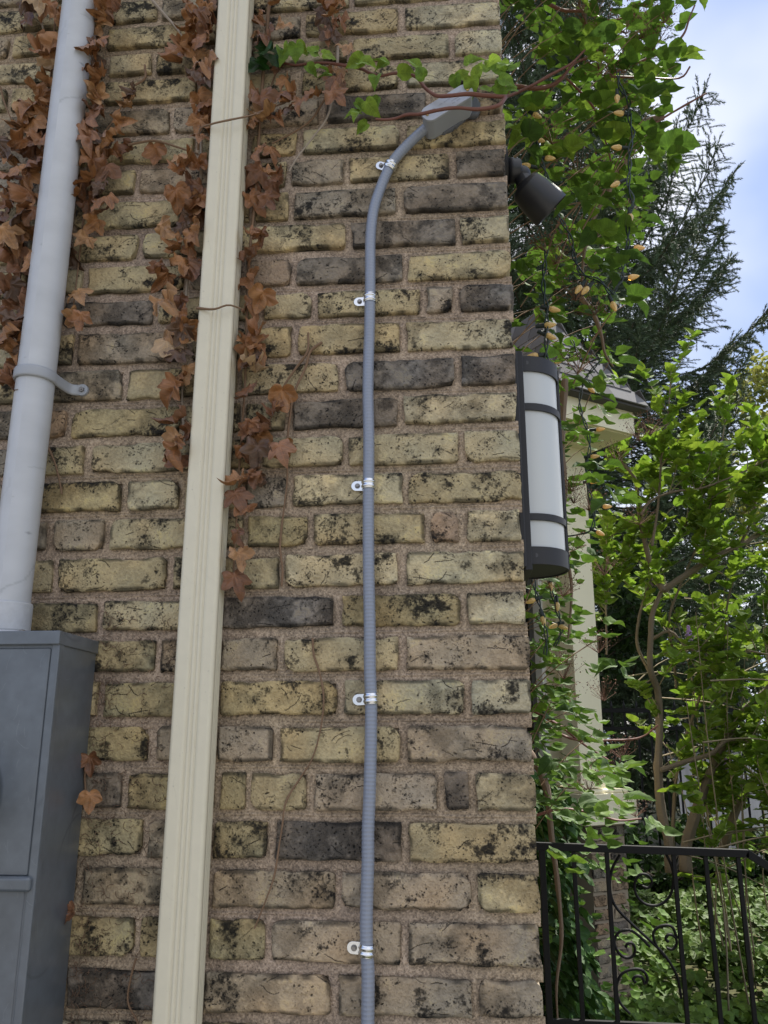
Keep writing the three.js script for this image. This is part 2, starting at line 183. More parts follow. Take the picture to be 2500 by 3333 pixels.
const DEAD_STEMS = [[-0.758,3.131,0.012,-0.727,3.089,0.012,-0.698,3.051,0.012,-0.670,3.008,0.012],
 [-1.018,3.115,0.012,-0.997,3.063,0.012,-0.982,3.030,0.012,-0.964,2.949,0.012],
 [-1.083,2.928,0.012,-1.067,2.883,0.012,-1.046,2.839,0.012],
 [-0.761,2.956,0.015,-0.758,2.921,0.015,-0.782,2.902,0.015,-0.801,2.865,0.015,-0.812,2.832,0.015,-0.837,2.788,0.015],
 [-0.774,2.742,0.030,-0.749,2.747,0.030,-0.718,2.749,0.030,-0.671,2.731,0.030,-0.624,2.710,0.030],
 [-0.625,2.720,0.030,-0.617,2.751,0.050,-0.586,2.745,0.072,-0.541,2.748,0.078,-0.509,2.761,0.070,-0.486,2.799,0.040,-0.447,2.823,0.030],
 [-0.596,2.343,0.060,-0.556,2.331,0.075,-0.531,2.338,0.075,-0.509,2.337,0.060],
 [-0.365,3.111,0.012,-0.360,3.070,0.012,-0.349,3.021,0.012,-0.344,2.964,0.012,-0.346,2.871,0.012,-0.356,2.821,0.012,-0.366,2.789,0.012,-0.393,2.747,0.012,-0.426,2.697,0.012,-0.439,2.670,0.012],
 [-0.346,2.871,0.012,-0.370,2.839,0.012,-0.394,2.795,0.012,-0.424,2.769,0.012,-0.476,2.740,0.012],
 [-0.391,2.309,0.009,-0.392,2.270,0.009,-0.413,2.237,0.009,-0.435,2.200,0.009,-0.449,2.157,0.009,-0.470,2.111,0.009],
 [-0.364,2.288,0.009,-0.386,2.270,0.009,-0.394,2.239,0.009,-0.415,2.186,0.009,-0.422,2.136,0.009,-0.425,2.083,0.009,-0.424,2.051,0.009,-0.423,2.015,0.009,-0.428,1.952,0.009,-0.432,1.894,0.009,-0.426,1.845,0.009,-0.427,1.818,0.009],
 [-0.370,1.727,0.008,-0.367,1.699,0.008,-0.357,1.670,0.008,-0.349,1.634,0.008,-0.349,1.605,0.008,-0.355,1.564,0.008,-0.368,1.522,0.008,-0.384,1.498,0.008,-0.408,1.458,0.008,-0.413,1.422,0.008,-0.418,1.384,0.008,-0.424,1.344,0.008,-0.436,1.309,0.008,-0.453,1.267,0.008],
 [-0.643,1.221,0.008,-0.650,1.189,0.008,-0.651,1.158,0.008,-0.632,1.128,0.008,-0.624,1.096,0.008],
 [-0.887,2.097,0.010,-0.867,2.060,0.010,-0.852,2.017,0.010,-0.847,1.999,0.010],
 [-0.633,3.140,0.012,-0.635,2.988,0.012,-0.635,2.859,0.012,-0.622,2.694,0.012,-0.629,2.538,0.012,-0.635,2.407,0.012,-0.630,2.282,0.012,-0.629,2.186,0.012,-0.617,2.085,0.012],
 [-0.495,3.127,0.012,-0.500,2.977,0.012,-0.504,2.808,0.012,-0.505,2.647,0.012,-0.512,2.494,0.012,-0.512,2.347,0.012,-0.509,2.198,0.012,-0.512,2.065,0.012,-0.513,1.938,0.012,-0.514,1.840,0.012],
 [-0.881,3.163,0.012,-0.870,2.963,0.012,-0.868,2.793,0.012,-0.864,2.670,0.012,-0.862,2.513,0.012,-0.863,2.382,0.012],
 [-0.982,3.172,0.012,-0.971,2.928,0.012,-0.989,2.759,0.012,-0.988,2.598,0.012,-0.980,2.443,0.012,-0.973,2.296,0.012,-0.972,2.233,0.012],
 [-0.754,1.524,0.012,-0.752,1.491,0.012,-0.748,1.470,0.012]];
const SHOOTS = [[-0.003,2.763,0.075,-0.038,2.764,0.080,-0.077,2.769,0.082,-0.112,2.769,0.080,-0.135,2.775,0.075,-0.158,2.804,0.065,-0.178,2.843,0.055,-0.198,2.855,0.050,-0.222,2.861,0.048,-0.249,2.860,0.045,-0.267,2.868,0.042,-0.288,2.884,0.040,-0.323,2.899,0.036,-0.358,2.910,0.034,-0.393,2.915,0.032,-0.429,2.915,0.030,-0.450,2.921,0.030],
 [-0.003,2.763,0.075,-0.017,2.736,0.085,-0.056,2.725,0.090,-0.097,2.730,0.092,-0.135,2.729,0.090,-0.168,2.731,0.080,-0.198,2.740,0.070,-0.218,2.740,0.062,-0.238,2.740,0.060,-0.258,2.743,0.060]];
const SHOOT_LEAVES = [-0.457,2.921,0.048,0.041, -0.422,2.917,0.067,0.041, -0.416,2.944,0.047,0.031, -0.443,2.934,0.047,0.034, -0.391,2.929,0.048,0.032, -0.385,2.917,0.063,0.032, -0.393,2.888,0.047,0.029, -0.362,2.854,0.089,0.031, -0.353,2.902,0.068,0.034, -0.358,2.844,0.069,0.029, -0.292,2.887,0.059,0.030, -0.298,2.876,0.069,0.041, -0.275,2.863,0.072,0.040, -0.245,2.877,0.055,0.028, -0.246,2.873,0.069,0.035, -0.257,2.822,0.071,0.033, -0.183,2.857,0.073,0.038, -0.167,2.821,0.086,0.032, -0.197,2.851,0.065,0.040, -0.289,2.787,0.055,0.030, -0.261,2.789,0.059,0.029, -0.269,2.756,0.080,0.039, -0.294,2.748,0.059,0.030, -0.286,2.737,0.049,0.031, -0.303,2.765,0.049,0.034, -0.052,2.826,0.071,0.031, -0.044,2.863,0.048,0.038, -0.084,2.847,0.047,0.031, -0.101,2.826,0.058,0.033, -0.039,2.813,0.049,0.034, -0.021,2.859,0.059,0.039, -0.061,2.852,0.070,0.041, -0.069,2.800,0.074,0.039, -0.013,2.831,0.071,0.034, -0.004,2.828,0.082,0.037, -0.002,2.791,0.088,0.038, 0.013,2.835,0.077,0.032, -0.012,2.782,0.082,0.033, 0.010,2.800,0.051,0.029];
const DARK_IVY = [-0.492,2.963,0.025,0.042, -0.494,2.928,0.040,0.043, -0.508,2.912,0.022,0.051, -0.512,2.911,0.037,0.038, -0.481,2.953,0.022,0.040, -0.475,2.922,0.031,0.053];
const BRANCHES = [[-0.002,3.143,-0.350,0.063,3.274,-0.500,0.123,3.303,-0.500,0.180,3.337,-0.500,0.231,3.366,-0.500,0.270,3.408,-0.500],
 [0.044,3.382,-0.600,0.078,3.391,-0.600,0.159,3.379,-0.600,0.208,3.398,-0.600,0.259,3.459,-0.600,0.327,3.483,-0.600],
 [0.266,3.589,-0.800,0.310,3.528,-0.800,0.347,3.463,-0.800,0.377,3.314,-0.800,0.384,3.265,-0.800],
 [0.612,3.589,-1.000,0.561,3.573,-1.000,0.522,3.496,-1.000,0.473,3.421,-1.000,0.430,3.352,-1.000,0.404,3.290,-1.000,0.374,3.248,-1.000,0.321,3.095,-1.000,0.300,2.921,-1.000],
 [0.419,3.676,-0.900,0.537,3.663,-0.900,0.653,3.654,-0.900,0.684,3.694,-0.900],
 [0.420,3.682,-0.900,0.526,3.727,-0.900,0.615,3.767,-0.900,0.674,3.823,-0.900,0.703,3.896,-0.900,0.723,3.942,-0.900],
 [0.490,3.411,-0.900,0.542,3.471,-0.900,0.598,3.511,-0.900,0.665,3.551,-0.900,0.726,3.586,-0.900],
 [0.334,3.033,-1.200,0.370,2.974,-1.200,0.392,2.891,-1.200,0.399,2.823,-1.200,0.423,2.773,-1.200],
 [0.203,3.905,-0.800,0.266,3.859,-0.800,0.340,3.845,-0.800,0.411,3.805,-0.800,0.497,3.818,-0.800],
 [0.275,2.777,-1.300,0.263,2.671,-1.300,0.250,2.531,-1.300,0.253,2.382,-1.300,0.239,2.237,-1.300,0.255,2.041,-1.300,0.235,1.879,-1.300],
 [0.139,1.664,-1.600,0.233,1.608,-1.600,0.309,1.547,-1.600,0.395,1.492,-1.600],
 [0.143,1.636,-1.600,0.265,1.569,-1.600,0.389,1.563,-1.600,0.502,1.574,-1.600,0.561,1.613,-1.600],
 [0.142,1.311,-1.700,0.230,1.333,-1.700,0.343,1.317,-1.700,0.421,1.296,-1.700,0.501,1.302,-1.700],
 [0.108,1.558,-1.800,0.153,1.487,-1.800,0.191,1.395,-1.800,0.197,1.281,-1.800,0.214,1.060,-1.800,0.217,0.899,-1.800,0.192,0.748,-1.800,0.190,0.616,-1.800]];
const WIRES = [[0.355,3.329,-0.500,0.356,3.279,-0.500,0.375,3.234,-0.500,0.374,3.169,-0.500,0.380,3.126,-0.500,0.367,3.075,-0.500,0.362,3.008,-0.500,0.355,2.972,-0.500,0.363,2.911,-0.500,0.347,2.872,-0.500,0.341,2.789,-0.500,0.324,2.727,-0.500,0.317,2.689,-0.500,0.289,2.648,-0.500],
 [0.289,2.648,-0.500,0.259,2.692,-0.500,0.222,2.708,-0.500,0.204,2.753,-0.500,0.195,2.822,-0.500,0.169,2.888,-0.500,0.157,2.919,-0.500,0.145,3.007,-0.500,0.130,3.070,-0.500,0.124,3.118,-0.500,0.100,3.189,-0.500,0.098,3.255,-0.500],
 [0.123,2.735,-0.420,0.110,2.634,-0.420,0.115,2.574,-0.420,0.111,2.507,-0.420,0.108,2.437,-0.420,0.107,2.416,-0.420,0.110,2.365,-0.420],
 [0.283,2.852,-1.150,0.322,2.771,-1.150,0.377,2.783,-1.150,0.330,2.725,-1.150,0.305,2.672,-1.150,0.296,2.608,-1.150,0.313,2.538,-1.150,0.319,2.474,-1.150,0.304,2.402,-1.150,0.309,2.307,-1.150,0.317,2.279,-1.150,0.307,2.198,-1.150,0.265,2.183,-1.150,0.228,2.178,-1.150,0.192,2.174,-1.150],
 [0.093,2.038,-0.900,0.099,1.971,-0.900,0.114,1.906,-0.900,0.124,1.832,-0.900,0.118,1.786,-0.900],
 [0.162,2.084,-1.100,0.163,2.017,-1.100,0.179,1.945,-1.100,0.191,1.880,-1.100,0.168,1.831,-1.100]];
const BULBS = [[0,0.346,3.239,-0.500,-95],[0,0.347,3.193,-0.500,175],[0,0.333,3.085,-0.500,180],[0,0.321,2.971,-0.500,-150],[0,0.353,2.867,-0.500,-90],[0,0.368,2.779,-0.500,-10],[0,0.347,2.696,-0.500,5],[1,0.293,2.615,-0.500,-75],[1,0.207,2.667,-0.500,-125],[1,0.224,2.663,-0.500,-130],[1,0.134,3.122,-0.500,-30],[1,0.157,3.063,-0.500,-15],[1,0.091,3.045,-0.500,170],[1,0.130,3.201,-0.500,-40],[2,0.134,2.570,-0.420,-20],[2,0.121,2.529,-0.420,0],[2,0.121,2.498,-0.420,-30],[2,0.075,2.447,-0.420,190],[2,0.075,2.449,-0.420,190],[3,0.235,2.776,-1.150,200],[3,0.337,2.670,-1.150,-50],[3,0.357,2.532,-1.150,0],[3,0.333,2.440,-1.150,0],[3,0.325,2.356,-1.150,0],[3,0.360,2.272,-1.150,-5],[3,0.333,2.186,-1.150,-30],[4,0.085,2.012,-0.900,180],[4,0.086,1.934,-0.900,200],[4,0.118,1.878,-0.900,-80],[5,0.146,2.074,-1.100,190],[5,0.167,2.011,-1.100,-90],[5,0.182,1.949,-1.100,-90],[5,0.196,1.887,-1.100,-20],[5,0.167,1.890,-1.100,200]]; // wire, position, direction in degrees (0 = right, -90 = down)
const OUTGROWTH = [[4.27,0.81],[4.06,0.84],[3.86,0.76],[3.66,0.65],[3.47,0.61],[3.23,0.54],[2.99,0.52],[2.76,0.49],[2.55,0.41],[2.34,0.34],[2.13,0.31],[1.94,0.30],[1.75,0.34],[1.57,0.38],[1.40,0.38],[1.23,0.37],[1.07,0.37],[0.91,0.36],[0.81,0.39]]; // height, how far the vine stands out
const LILAC = [[1.173,0.774,-4.400,1.190,0.971,-4.400,1.153,1.141,-4.400,1.162,1.376,-4.400,1.195,1.639,-4.400,1.207,1.907,-4.400,1.173,2.021,-4.400,1.197,2.244,-4.400,1.217,2.413,-4.400,1.296,2.561,-4.400],
 [1.296,2.561,-4.400,1.229,2.702,-4.400,1.212,2.903,-4.400,1.183,3.109,-4.400,1.168,3.368,-4.400,1.085,3.508,-4.400,1.040,3.688,-4.400],
 [1.308,2.573,-4.400,1.498,2.697,-4.400,1.676,2.800,-4.400,1.852,2.879,-4.400,2.041,2.981,-4.400,2.207,3.061,-4.400],
 [1.299,0.762,-4.500,1.335,0.922,-4.500,1.411,1.166,-4.500,1.516,1.374,-4.500,1.632,1.565,-4.500,1.759,1.747,-4.500,1.949,1.909,-4.500,2.098,2.063,-4.500],
 [1.621,0.829,-4.800,1.658,0.966,-4.800,1.765,1.149,-4.800,1.868,1.279,-4.800,2.041,1.433,-4.800],
 [1.162,1.390,-4.300,1.302,1.441,-4.300,1.462,1.492,-4.300,1.595,1.574,-4.300,1.719,1.574,-4.300,1.838,1.544,-4.300,1.964,1.564,-4.300],
 [1.197,2.834,-4.200,1.266,3.123,-4.200,1.319,3.482,-4.200,1.391,3.788,-4.200,1.447,4.039,-4.200,1.478,4.128,-4.200],
 [1.225,2.255,-4.500,1.330,2.300,-4.500,1.422,2.208,-4.500,1.515,2.139,-4.500,1.597,2.071,-4.500],
 [1.365,1.923,-4.600,1.374,2.151,-4.600,1.360,2.383,-4.600,1.450,2.618,-4.600,1.635,2.979,-4.600,1.766,3.351,-4.600,1.899,3.840,-4.600,1.924,3.958,-4.600],
 [1.116,3.029,-4.100,1.200,3.120,-4.100,1.346,3.174,-4.100,1.523,3.205,-4.100,1.748,3.280,-4.100,1.988,3.403,-4.100],
 [1.217,2.046,-4.700,1.161,2.221,-4.700,1.175,2.399,-4.700,1.294,2.700,-4.700,1.404,2.883,-4.700,1.593,3.130,-4.700,1.761,3.382,-4.700],
 [1.272,0.734,-4.700,1.299,1.047,-4.700,1.350,1.368,-4.700,1.424,1.565,-4.700,1.537,1.811,-4.700,1.604,2.038,-4.700,1.730,2.158,-4.700,1.813,2.510,-4.700,1.945,2.873,-4.700],
 [1.885,2.901,-4.500,1.972,3.069,-4.500,2.046,3.313,-4.500,2.130,3.639,-4.500],
 [0.913,2.144,-4.500,0.934,2.608,-4.500,0.974,2.847,-4.500,1.007,2.992,-4.500]];
const SCROLLS = [[0.553,1.199,-1.600,0.568,1.155,-1.600,0.567,1.110,-1.600,0.550,1.069,-1.600,0.513,1.044,-1.600,0.471,1.048,-1.600,0.446,1.073,-1.600,0.443,1.108,-1.600,0.462,1.136,-1.600,0.488,1.134,-1.600,0.499,1.114,-1.600,0.485,1.096,-1.600,0.467,1.101,-1.600],
 [0.402,1.197,-1.600,0.374,1.153,-1.600,0.362,1.092,-1.600,0.374,1.042,-1.600,0.418,0.993,-1.600,0.478,0.939,-1.600,0.521,0.896,-1.600,0.553,0.839,-1.600,0.562,0.773,-1.600],
 [0.399,0.916,-1.600,0.406,0.928,-1.600,0.422,0.929,-1.600,0.429,0.912,-1.600,0.420,0.892,-1.600,0.397,0.887,-1.600,0.375,0.903,-1.600,0.365,0.935,-1.600,0.384,0.963,-1.600,0.417,0.968,-1.600,0.447,0.949,-1.600,0.476,0.920,-1.600],
 [0.536,0.935,-1.600,0.528,0.945,-1.600,0.538,0.957,-1.600,0.558,0.951,-1.600,0.562,0.931,-1.600,0.546,0.914,-1.600,0.529,0.918,-1.600],
 [0.565,0.946,-1.600,0.550,0.981,-1.600,0.516,0.982,-1.600,0.491,0.962,-1.600,0.495,0.930,-1.600,0.521,0.891,-1.600],
 [0.423,0.815,-1.600,0.416,0.824,-1.600,0.427,0.834,-1.600,0.445,0.830,-1.600,0.452,0.811,-1.600,0.461,0.830,-1.600,0.447,0.851,-1.600,0.413,0.853,-1.600,0.378,0.836,-1.600,0.363,0.802,-1.600,0.369,0.759,-1.600,0.398,0.726,-1.600]];
const HEADS = [[0.486,3.678,-0.700],[0.512,3.631,-0.700],[0.571,3.779,-0.750],[0.388,3.494,-0.700],[0.412,3.601,-0.600],[0.155,2.794,-0.500],[0.166,3.158,-0.500],[0.216,2.743,-0.600],[0.135,2.825,-0.500],[0.534,2.627,-1.400],[0.570,2.650,-1.400],[0.248,2.359,-1.100],[0.251,2.321,-1.100],[0.207,2.122,-1.000],[0.187,2.013,-1.000],[0.202,1.791,-1.200],[0.327,3.483,-0.600],[0.299,3.648,-0.600],[0.234,1.732,-1.500],[0.372,1.481,-1.600]]; // dried flower heads

// ---------------------------------------------------------------- brick, mortar
const N1 = 1024, TILE = 0.8;                               // clay textures: 0.8 m tiles
function clay(kind, seed) {
  const q = rng(seed), n = N1;
  const big = field(n, 6, 4, seed + 1), mid = field(n, 28, 4, seed + 2), fine = field(n, 180, 3, seed + 3, 0.7);
  const stain = field(n, 22, 5, seed + 4, 0.72), warm = field(n, 10, 3, seed + 5), drag = new Float32Array(n * n);
  const pit = new Float32Array(n * n), crk = new Float32Array(n * n), fleck = new Float32Array(n * n);
  for (let i = 0; i < 26000; i++) { const r = 0.55 + 2.0 * Math.pow(q(), 5), X = q() * n, Y = q() * n; if (stain[(Y | 0) * n + (X | 0)] + 0.5 * mid[(Y | 0) * n + (X | 0)] < 0.30 * q() - 0.12) continue; stamp(pit, n, X, Y, r * (0.8 + q()), r, q() * 3.14, 0.4 + 0.6 * q(), 0.6); }
  for (let i = 0; i < 130; i++) { const r = 2 + 4 * q() * q(); stamp(pit, n, q() * n, q() * n, r * (1 + q()), r * 0.6, q() * 3.14, 0.8, 0.5); }
  for (let i = 0; i < 170; i++) crack(crk, n, q() * n, q() * n, (q() - 0.5) * 1.4 + (q() < 0.5 ? 3.14 : 0), 8 + 34 * q(), 0.7 + 0.5 * q(), 0.5 + 0.5 * q(), q);
  for (let i = 0; i < 3000; i++) { const r = 0.6 + 1.5 * q() * q(); stamp(fleck, n, q() * n, q() * n, r, r, 0, 0.3 + 0.6 * q(), 0.6); }
  const dk = kind === 'dark';
  const map = dataTex(n, (i, o) => {
    let s = sstep(dk ? -0.25 : 0.25, dk ? 0.35 : 0.66, stain[i] + 0.35 * mid[i] + 0.12 * fine[i]);        // soot and kiln marks
    const p = Math.max(pit[i] * (0.55 + 0.45 * sstep(-0.3, 0.3, stain[i])), crk[i] * 0.9);
    let v = 0.90 + 0.10 * big[i] + 0.14 * mid[i] + 0.13 * fine[i];
    const spk = dk ? 0 : sstep(0.12, 0.50, 0.75 * fine[i] + 0.75 * stain[i] + 0.3 * mid[i]); v *= (1 - 0.40 * spk) * (1 - 0.22 * sstep(0.0, 0.45, big[i] * 0.7 + stain[i] * 0.6));
    const w = 0.055 * warm[i];
    let r = v * (1 + w), g = v, b = v * (1 - 1.2 * w);
    if (dk) { const k = mix(1.05, 0.74, s); r *= k; g *= k; b *= k * 1.02; const f = fleck[i] * 0.3; r += f; g += f; b += f * 0.8; }
    else { const k = mix(1, 0.38, s); r *= k; g *= k * 1.01; b *= k * 1.06; const f = fleck[i] * 0.08; r += f; g += f; b += f; }
    const k = 1 - 0.78 * p; o[0] = r * k; o[1] = g * k; o[2] = b * k;
  }, true);
  const bump = dataTex(n, (i, o) => { o[0] = o[1] = o[2] = 0.62 + 0.16 * mid[i] + 0.18 * fine[i] + 0.12 * big[i] + 0.10 * fleck[i] - 0.5 * pit[i] - 0.4 * crk[i]; }, false);
  return new THREE.MeshStandardMaterial({ map, bumpMap: bump, bumpScale: 0.0085, roughness: 0.95, vertexColors: true });
}
const clayBuff = clay('buff', 101), clayDark = clay('dark', 202);
const mortarMat = (() => {
  const n = 512, q = rng(77), f = field(n, 8, 4, 71), fine = field(n, 128, 2, 72, 0.9), gr = new Float32Array(n * n), dk = new Float32Array(n * n);
  for (let i = 0; i < 5200; i++) { const r = 0.6 + 1.5 * q() * q() * q(); stamp(gr, n, q() * n, q() * n, r, r, 0, 0.2 + 0.8 * q() * q(), 0.5); }
  for (let i = 0; i < 2600; i++) { const r = 0.6 + 1.4 * q() * q(); stamp(dk, n, q() * n, q() * n, r, r, 0, 0.3 + 0.6 * q(), 0.6); }
  const map = dataTex(n, (i, o) => { const v = 0.84 + 0.14 * f[i] + 0.26 * fine[i] + 0.24 * gr[i] - 0.40 * dk[i]; o[0] = v * 1.0; o[1] = v * 0.985; o[2] = v * 0.97 + 0.03 * gr[i]; }, true);
  const bump = dataTex(n, (i, o) => { o[0] = o[1] = o[2] = 0.5 + 0.14 * f[i] + 0.3 * fine[i] + 0.35 * gr[i] - 0.3 * dk[i]; }, false);
  return new THREE.MeshStandardMaterial({ map, bumpMap: bump, bumpScale: 0.004, roughness: 1, vertexColors: true });
})();
const TONES = { y: [0.535, 0.42, 0.215], p: [0.58, 0.475, 0.265], t: [0.45, 0.345, 0.21], s: [0.47, 0.365, 0.172], o: [0.43, 0.295, 0.17], g: [0.36, 0.297, 0.20], d: [0.235, 0.197, 0.15] };
const house = thing('brick_house', 'old buff and grey brick house wall with wide sandy mortar joints', 'house');
function edgeParams(L, fineStep) {
  const a = [0, 0.0012, 0.0038, 0.0085]; const n = Math.max(1, Math.round((L - 0.017) / fineStep));
  const o = a.slice(); for (let i = 1; i < n; i++) o.push(0.0085 + (L - 0.017) * i / n); for (let i = 3; i >= 0; i--) o.push(L - a[i]); return o;
}
function brickGeo(x0, x1, b0, b1, t0, t1, zf, depth, tone, seed) {
  const L = x1 - x0, H = (t0 - b0 + t1 - b1) / 2, us = edgeParams(L, 0.0085), vs = edgeParams(H, 0.0085), pos = [], uv = [], col = [], idx = [];
  const nu = us.length, nv = vs.length, ou = rnd() * 7, ov = rnd() * 7, flip = rnd() < 0.5 ? -1 : 1;
  const w = (x, y, k) => Math.max(0, 0.0012 + 0.0022 * n3(x * 70 + seed, y * 70 + k, seed * 3.1) + 0.0030 * n3(x * 24 + seed, y * 24, k + 9));
  const chip = [0, 1, 2, 3].map(() => rnd() < 0.35 ? rr(0.004, 0.012) : rr(0.0, 0.003));
  const base = new THREE.Color().setRGB(tone[0], tone[1], tone[2]);
  for (let j = 0; j < nv; j++) for (let i = 0; i < nu; i++) {
    const s = us[i] / L, t = vs[j] / H; let x = x0 + us[i], y = mix(mix(b0, b1, s), mix(t0, t1, s), t);
    const dl = us[i], dr = L - us[i], db = vs[j], dt = H - vs[j];
    const f = (d) => Math.pow(clamp(1 - d / 0.010), 1.0);
    let X = x + f(dl) * w(0, y, 1) - f(dr) * w(0, y, 2), Y = y + f(db) * w(x, 0, 3) - f(dt) * w(x, 0, 4);
    const cr = [[dl, db, 1, 1], [dr, db, -1, 1], [dl, dt, 1, -1], [dr, dt, -1, -1]];
    for (let k = 0; k < 4; k++) { const e = Math.max(0, chip[k] - (cr[k][0] + cr[k][1]) * 0.7); X += cr[k][2] * e * 0.6; Y += cr[k][3] * e * 0.6; }
    const de = Math.min(dl, dr, db, dt);
    let z = zf - 0.0034 * Math.pow(clamp(1 - de / 0.0055), 2) + 0.0014 * f3(x * 16 + seed, y * 22, seed, 3) + 0.0007 * n3(x * 120, y * 120, seed);
    pos.push(X, Y, z); uv.push((X * flip + ou) / TILE, (Y + ov) / TILE);
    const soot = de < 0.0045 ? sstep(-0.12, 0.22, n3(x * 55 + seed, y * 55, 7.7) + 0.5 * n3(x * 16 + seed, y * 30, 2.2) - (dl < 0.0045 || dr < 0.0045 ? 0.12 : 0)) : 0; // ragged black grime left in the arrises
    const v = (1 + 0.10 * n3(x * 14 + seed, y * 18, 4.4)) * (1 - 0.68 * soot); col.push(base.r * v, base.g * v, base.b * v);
  }
  for (let j = 0; j < nv - 1; j++) for (let i = 0; i < nu - 1; i++) { const a = j * nu + i; idx.push(a, a + 1, a + nu, a + nu, a + 1, a + nu + 1); }
  const ring = []; for (let i = 0; i < nu; i++) ring.push(i); for (let j = 1; j < nv; j++) ring.push(j * nu + nu - 1); for (let i = nu - 2; i >= 0; i--) ring.push((nv - 1) * nu + i); for (let j = nv - 2; j > 0; j--) ring.push(j * nu);
  const s0 = pos.length / 3;
  for (const r of ring) { for (let k = 0; k < 2; k++) { pos.push(pos[r * 3], pos[r * 3 + 1], k ? zf - depth : pos[r * 3 + 2]); uv.push(uv[r * 2] + (k ? 0.02 : 0), uv[r * 2 + 1] + (k ? 0.03 : 0)); col.push(col[r * 3], col[r * 3 + 1], col[r * 3 + 2]); } }
  for (let k = 0; k < ring.length; k++) { const a = s0 + k * 2, b = s0 + ((k + 1) % ring.length) * 2; idx.push(a, a + 1, b, b, a + 1, b + 1); }
  return geoFrom(pos, idx, uv, col);
}
const courseY = (k, x) => { if (k < 0) return courseY(0, x) - k * 0.075; if (k > 27) return courseY(27, x) - (k - 27) * 0.075; return mix(COURSES[k][0], COURSES[k][1], clamp((x + 1.2) / 1.2, -3, 1)); };
const JOINT = 0.0165;
const rowsAll = [];
const tonePick = () => { const q = rnd(); return q < 0.42 ? 'y' : q < 0.6 ? 'p' : q < 0.76 ? 't' : q < 0.86 ? 's' : q < 0.93 ? 'g' : 'd'; };
for (let k = -3; k < 30; k++) {
  let row = BRICKS[k] ? BRICKS[k].map(b => b.slice()) : [];
  if (!row.length) { let x = 0; const first = (k & 1) ? 0.2 : 0.098; let L = first; while (x > -1.25) { row.unshift([x - L, x, tonePick()]); x -= L + 0.012; L = rr(0.197, 0.205); } }
  if (k >= 0 && k < 27) { let x = row[0][0] - 0.012; while (x > -1.35) { row.unshift([x - 0.2, x, tonePick()]); x -= 0.212; } }
  rowsAll.push([k, row]);
}
const bedGeos = [], mortarTone = lin(0.50, 0.40, 0.30);
function patch(x0, x1, nx, ny, yfn, zfn, shade) {            // a strip of mortar
  const pos = [], uv = [], col = [], idx = [];
  for (let j = 0; j <= ny; j++) for (let i = 0; i <= nx; i++) {
    const x = mix(x0, x1, i / nx), y = yfn(x, j / ny); pos.push(x, y, zfn(x, y, j / ny)); uv.push(x / 0.4, y / 0.4);
    const v = shade(x, y); col.push(mortarTone.r * v, mortarTone.g * v * (1 + 0.02 * n3(x * 5, y * 5, 1)), mortarTone.b * v * (1 + 0.07 * n3(x * 4, y * 4, 8)));
    if (i < nx && j < ny) { const a = j * (nx + 1) + i; idx.push(a, a + 1, a + nx + 1, a + nx + 1, a + 1, a + nx + 2); }
  }
  bedGeos.push(geoFrom(pos, idx, uv, col));
}
const mshade = (x, y) => 1 + 0.14 * n3(x * 7, y * 22, 3.3) + 0.10 * n3(x * 30, y * 40, 1.3);
for (const [k, row] of rowsAll) {
  // bed joint above this course
  const seed = k * 3.7 + 50;
  patch(-1.36, 0.0, 190, 14, (x, t) => courseY(k, x) - 0.004 + (JOINT + 0.008) * t, (x, y, t) => {
    const c = (t - 0.5) * 2; // -1..1
    const tool = sstep(-0.2, 0.25, n3(x * 3 + seed, k, 2));
    const wob = 0.10 * n3(x * 9, k * 3, 6);
    const g1 = Math.exp(-Math.pow((c - 0.28 + wob) / 0.10, 2)), g2 = Math.exp(-Math.pow((c + 0.22 + wob) / 0.10, 2)), rdg = Math.exp(-Math.pow((c - 0.03 + wob) / 0.12, 2));
    return -0.0078 - 0.0028 * Math.pow(Math.abs(c), 3) - tool * (0.0022 * g1 + 0.0022 * g2 - 0.0012 * rdg) + 0.0016 * f3(x * 45 + seed, y * 45, k, 3) + 0.0006 * n3(x * 260, y * 260, k);
  }, mshade);
  for (let i = 0; i <= row.length; i++) {                  // head joints
    const a = i === 0 ? row[0][0] - 0.013 : row[i - 1][1], b = i === row.length ? null : row[i][0]; if (b === null) continue;
    patch(a - 0.004, b + 0.004, 6, 16, (x, t) => courseY(k + 1, x) + JOINT - 0.006 + (courseY(k, x) - courseY(k + 1, x) - JOINT + 0.012) * t,
      (x, y, t) => { const c = (x - (a + b) / 2) / ((b - a) / 2 + 0.004); return -0.0076 - 0.003 * c * c + 0.0018 * f3(x * 60, y * 45 + i, k, 3) + 0.0007 * n3(x * 260, y * 260, k); }, (x, y) => mshade(x, y) * 1.05);
  }
}
part('mortar', merge(bedGeos), mortarMat, house);
let nb = 0; const spare = [];
for (const [k, row] of rowsAll) row.forEach((b, i) => {
  const [x0, x1, tn] = b, lv = rr(0.91, 1.08), wm = rr(-0.018, 0.018), tone = [TONES[tn][0] * lv * (1 + wm), TONES[tn][1] * lv, TONES[tn][2] * lv * (1 - 2.5 * wm)];
  const dy = rr(-0.0015, 0.0015), b0 = courseY(k + 1, x0) + JOINT + dy, b1 = courseY(k + 1, x1) + JOINT + dy, t0 = courseY(k, x0) + dy, t1 = courseY(k, x1) + dy;
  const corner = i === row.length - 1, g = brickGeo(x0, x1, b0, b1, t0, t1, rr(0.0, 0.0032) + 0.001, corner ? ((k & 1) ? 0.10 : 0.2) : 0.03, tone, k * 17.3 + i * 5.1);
  const m = (tn === 'd' || (tn === 'g' && rnd() < 0.6)) ? clayDark : clayBuff;
  if (k >= -2 && k < 28 && x1 > -1.2 && nb < 296) { part('brick', g, m, house); nb++; } else spare.push(g);
});
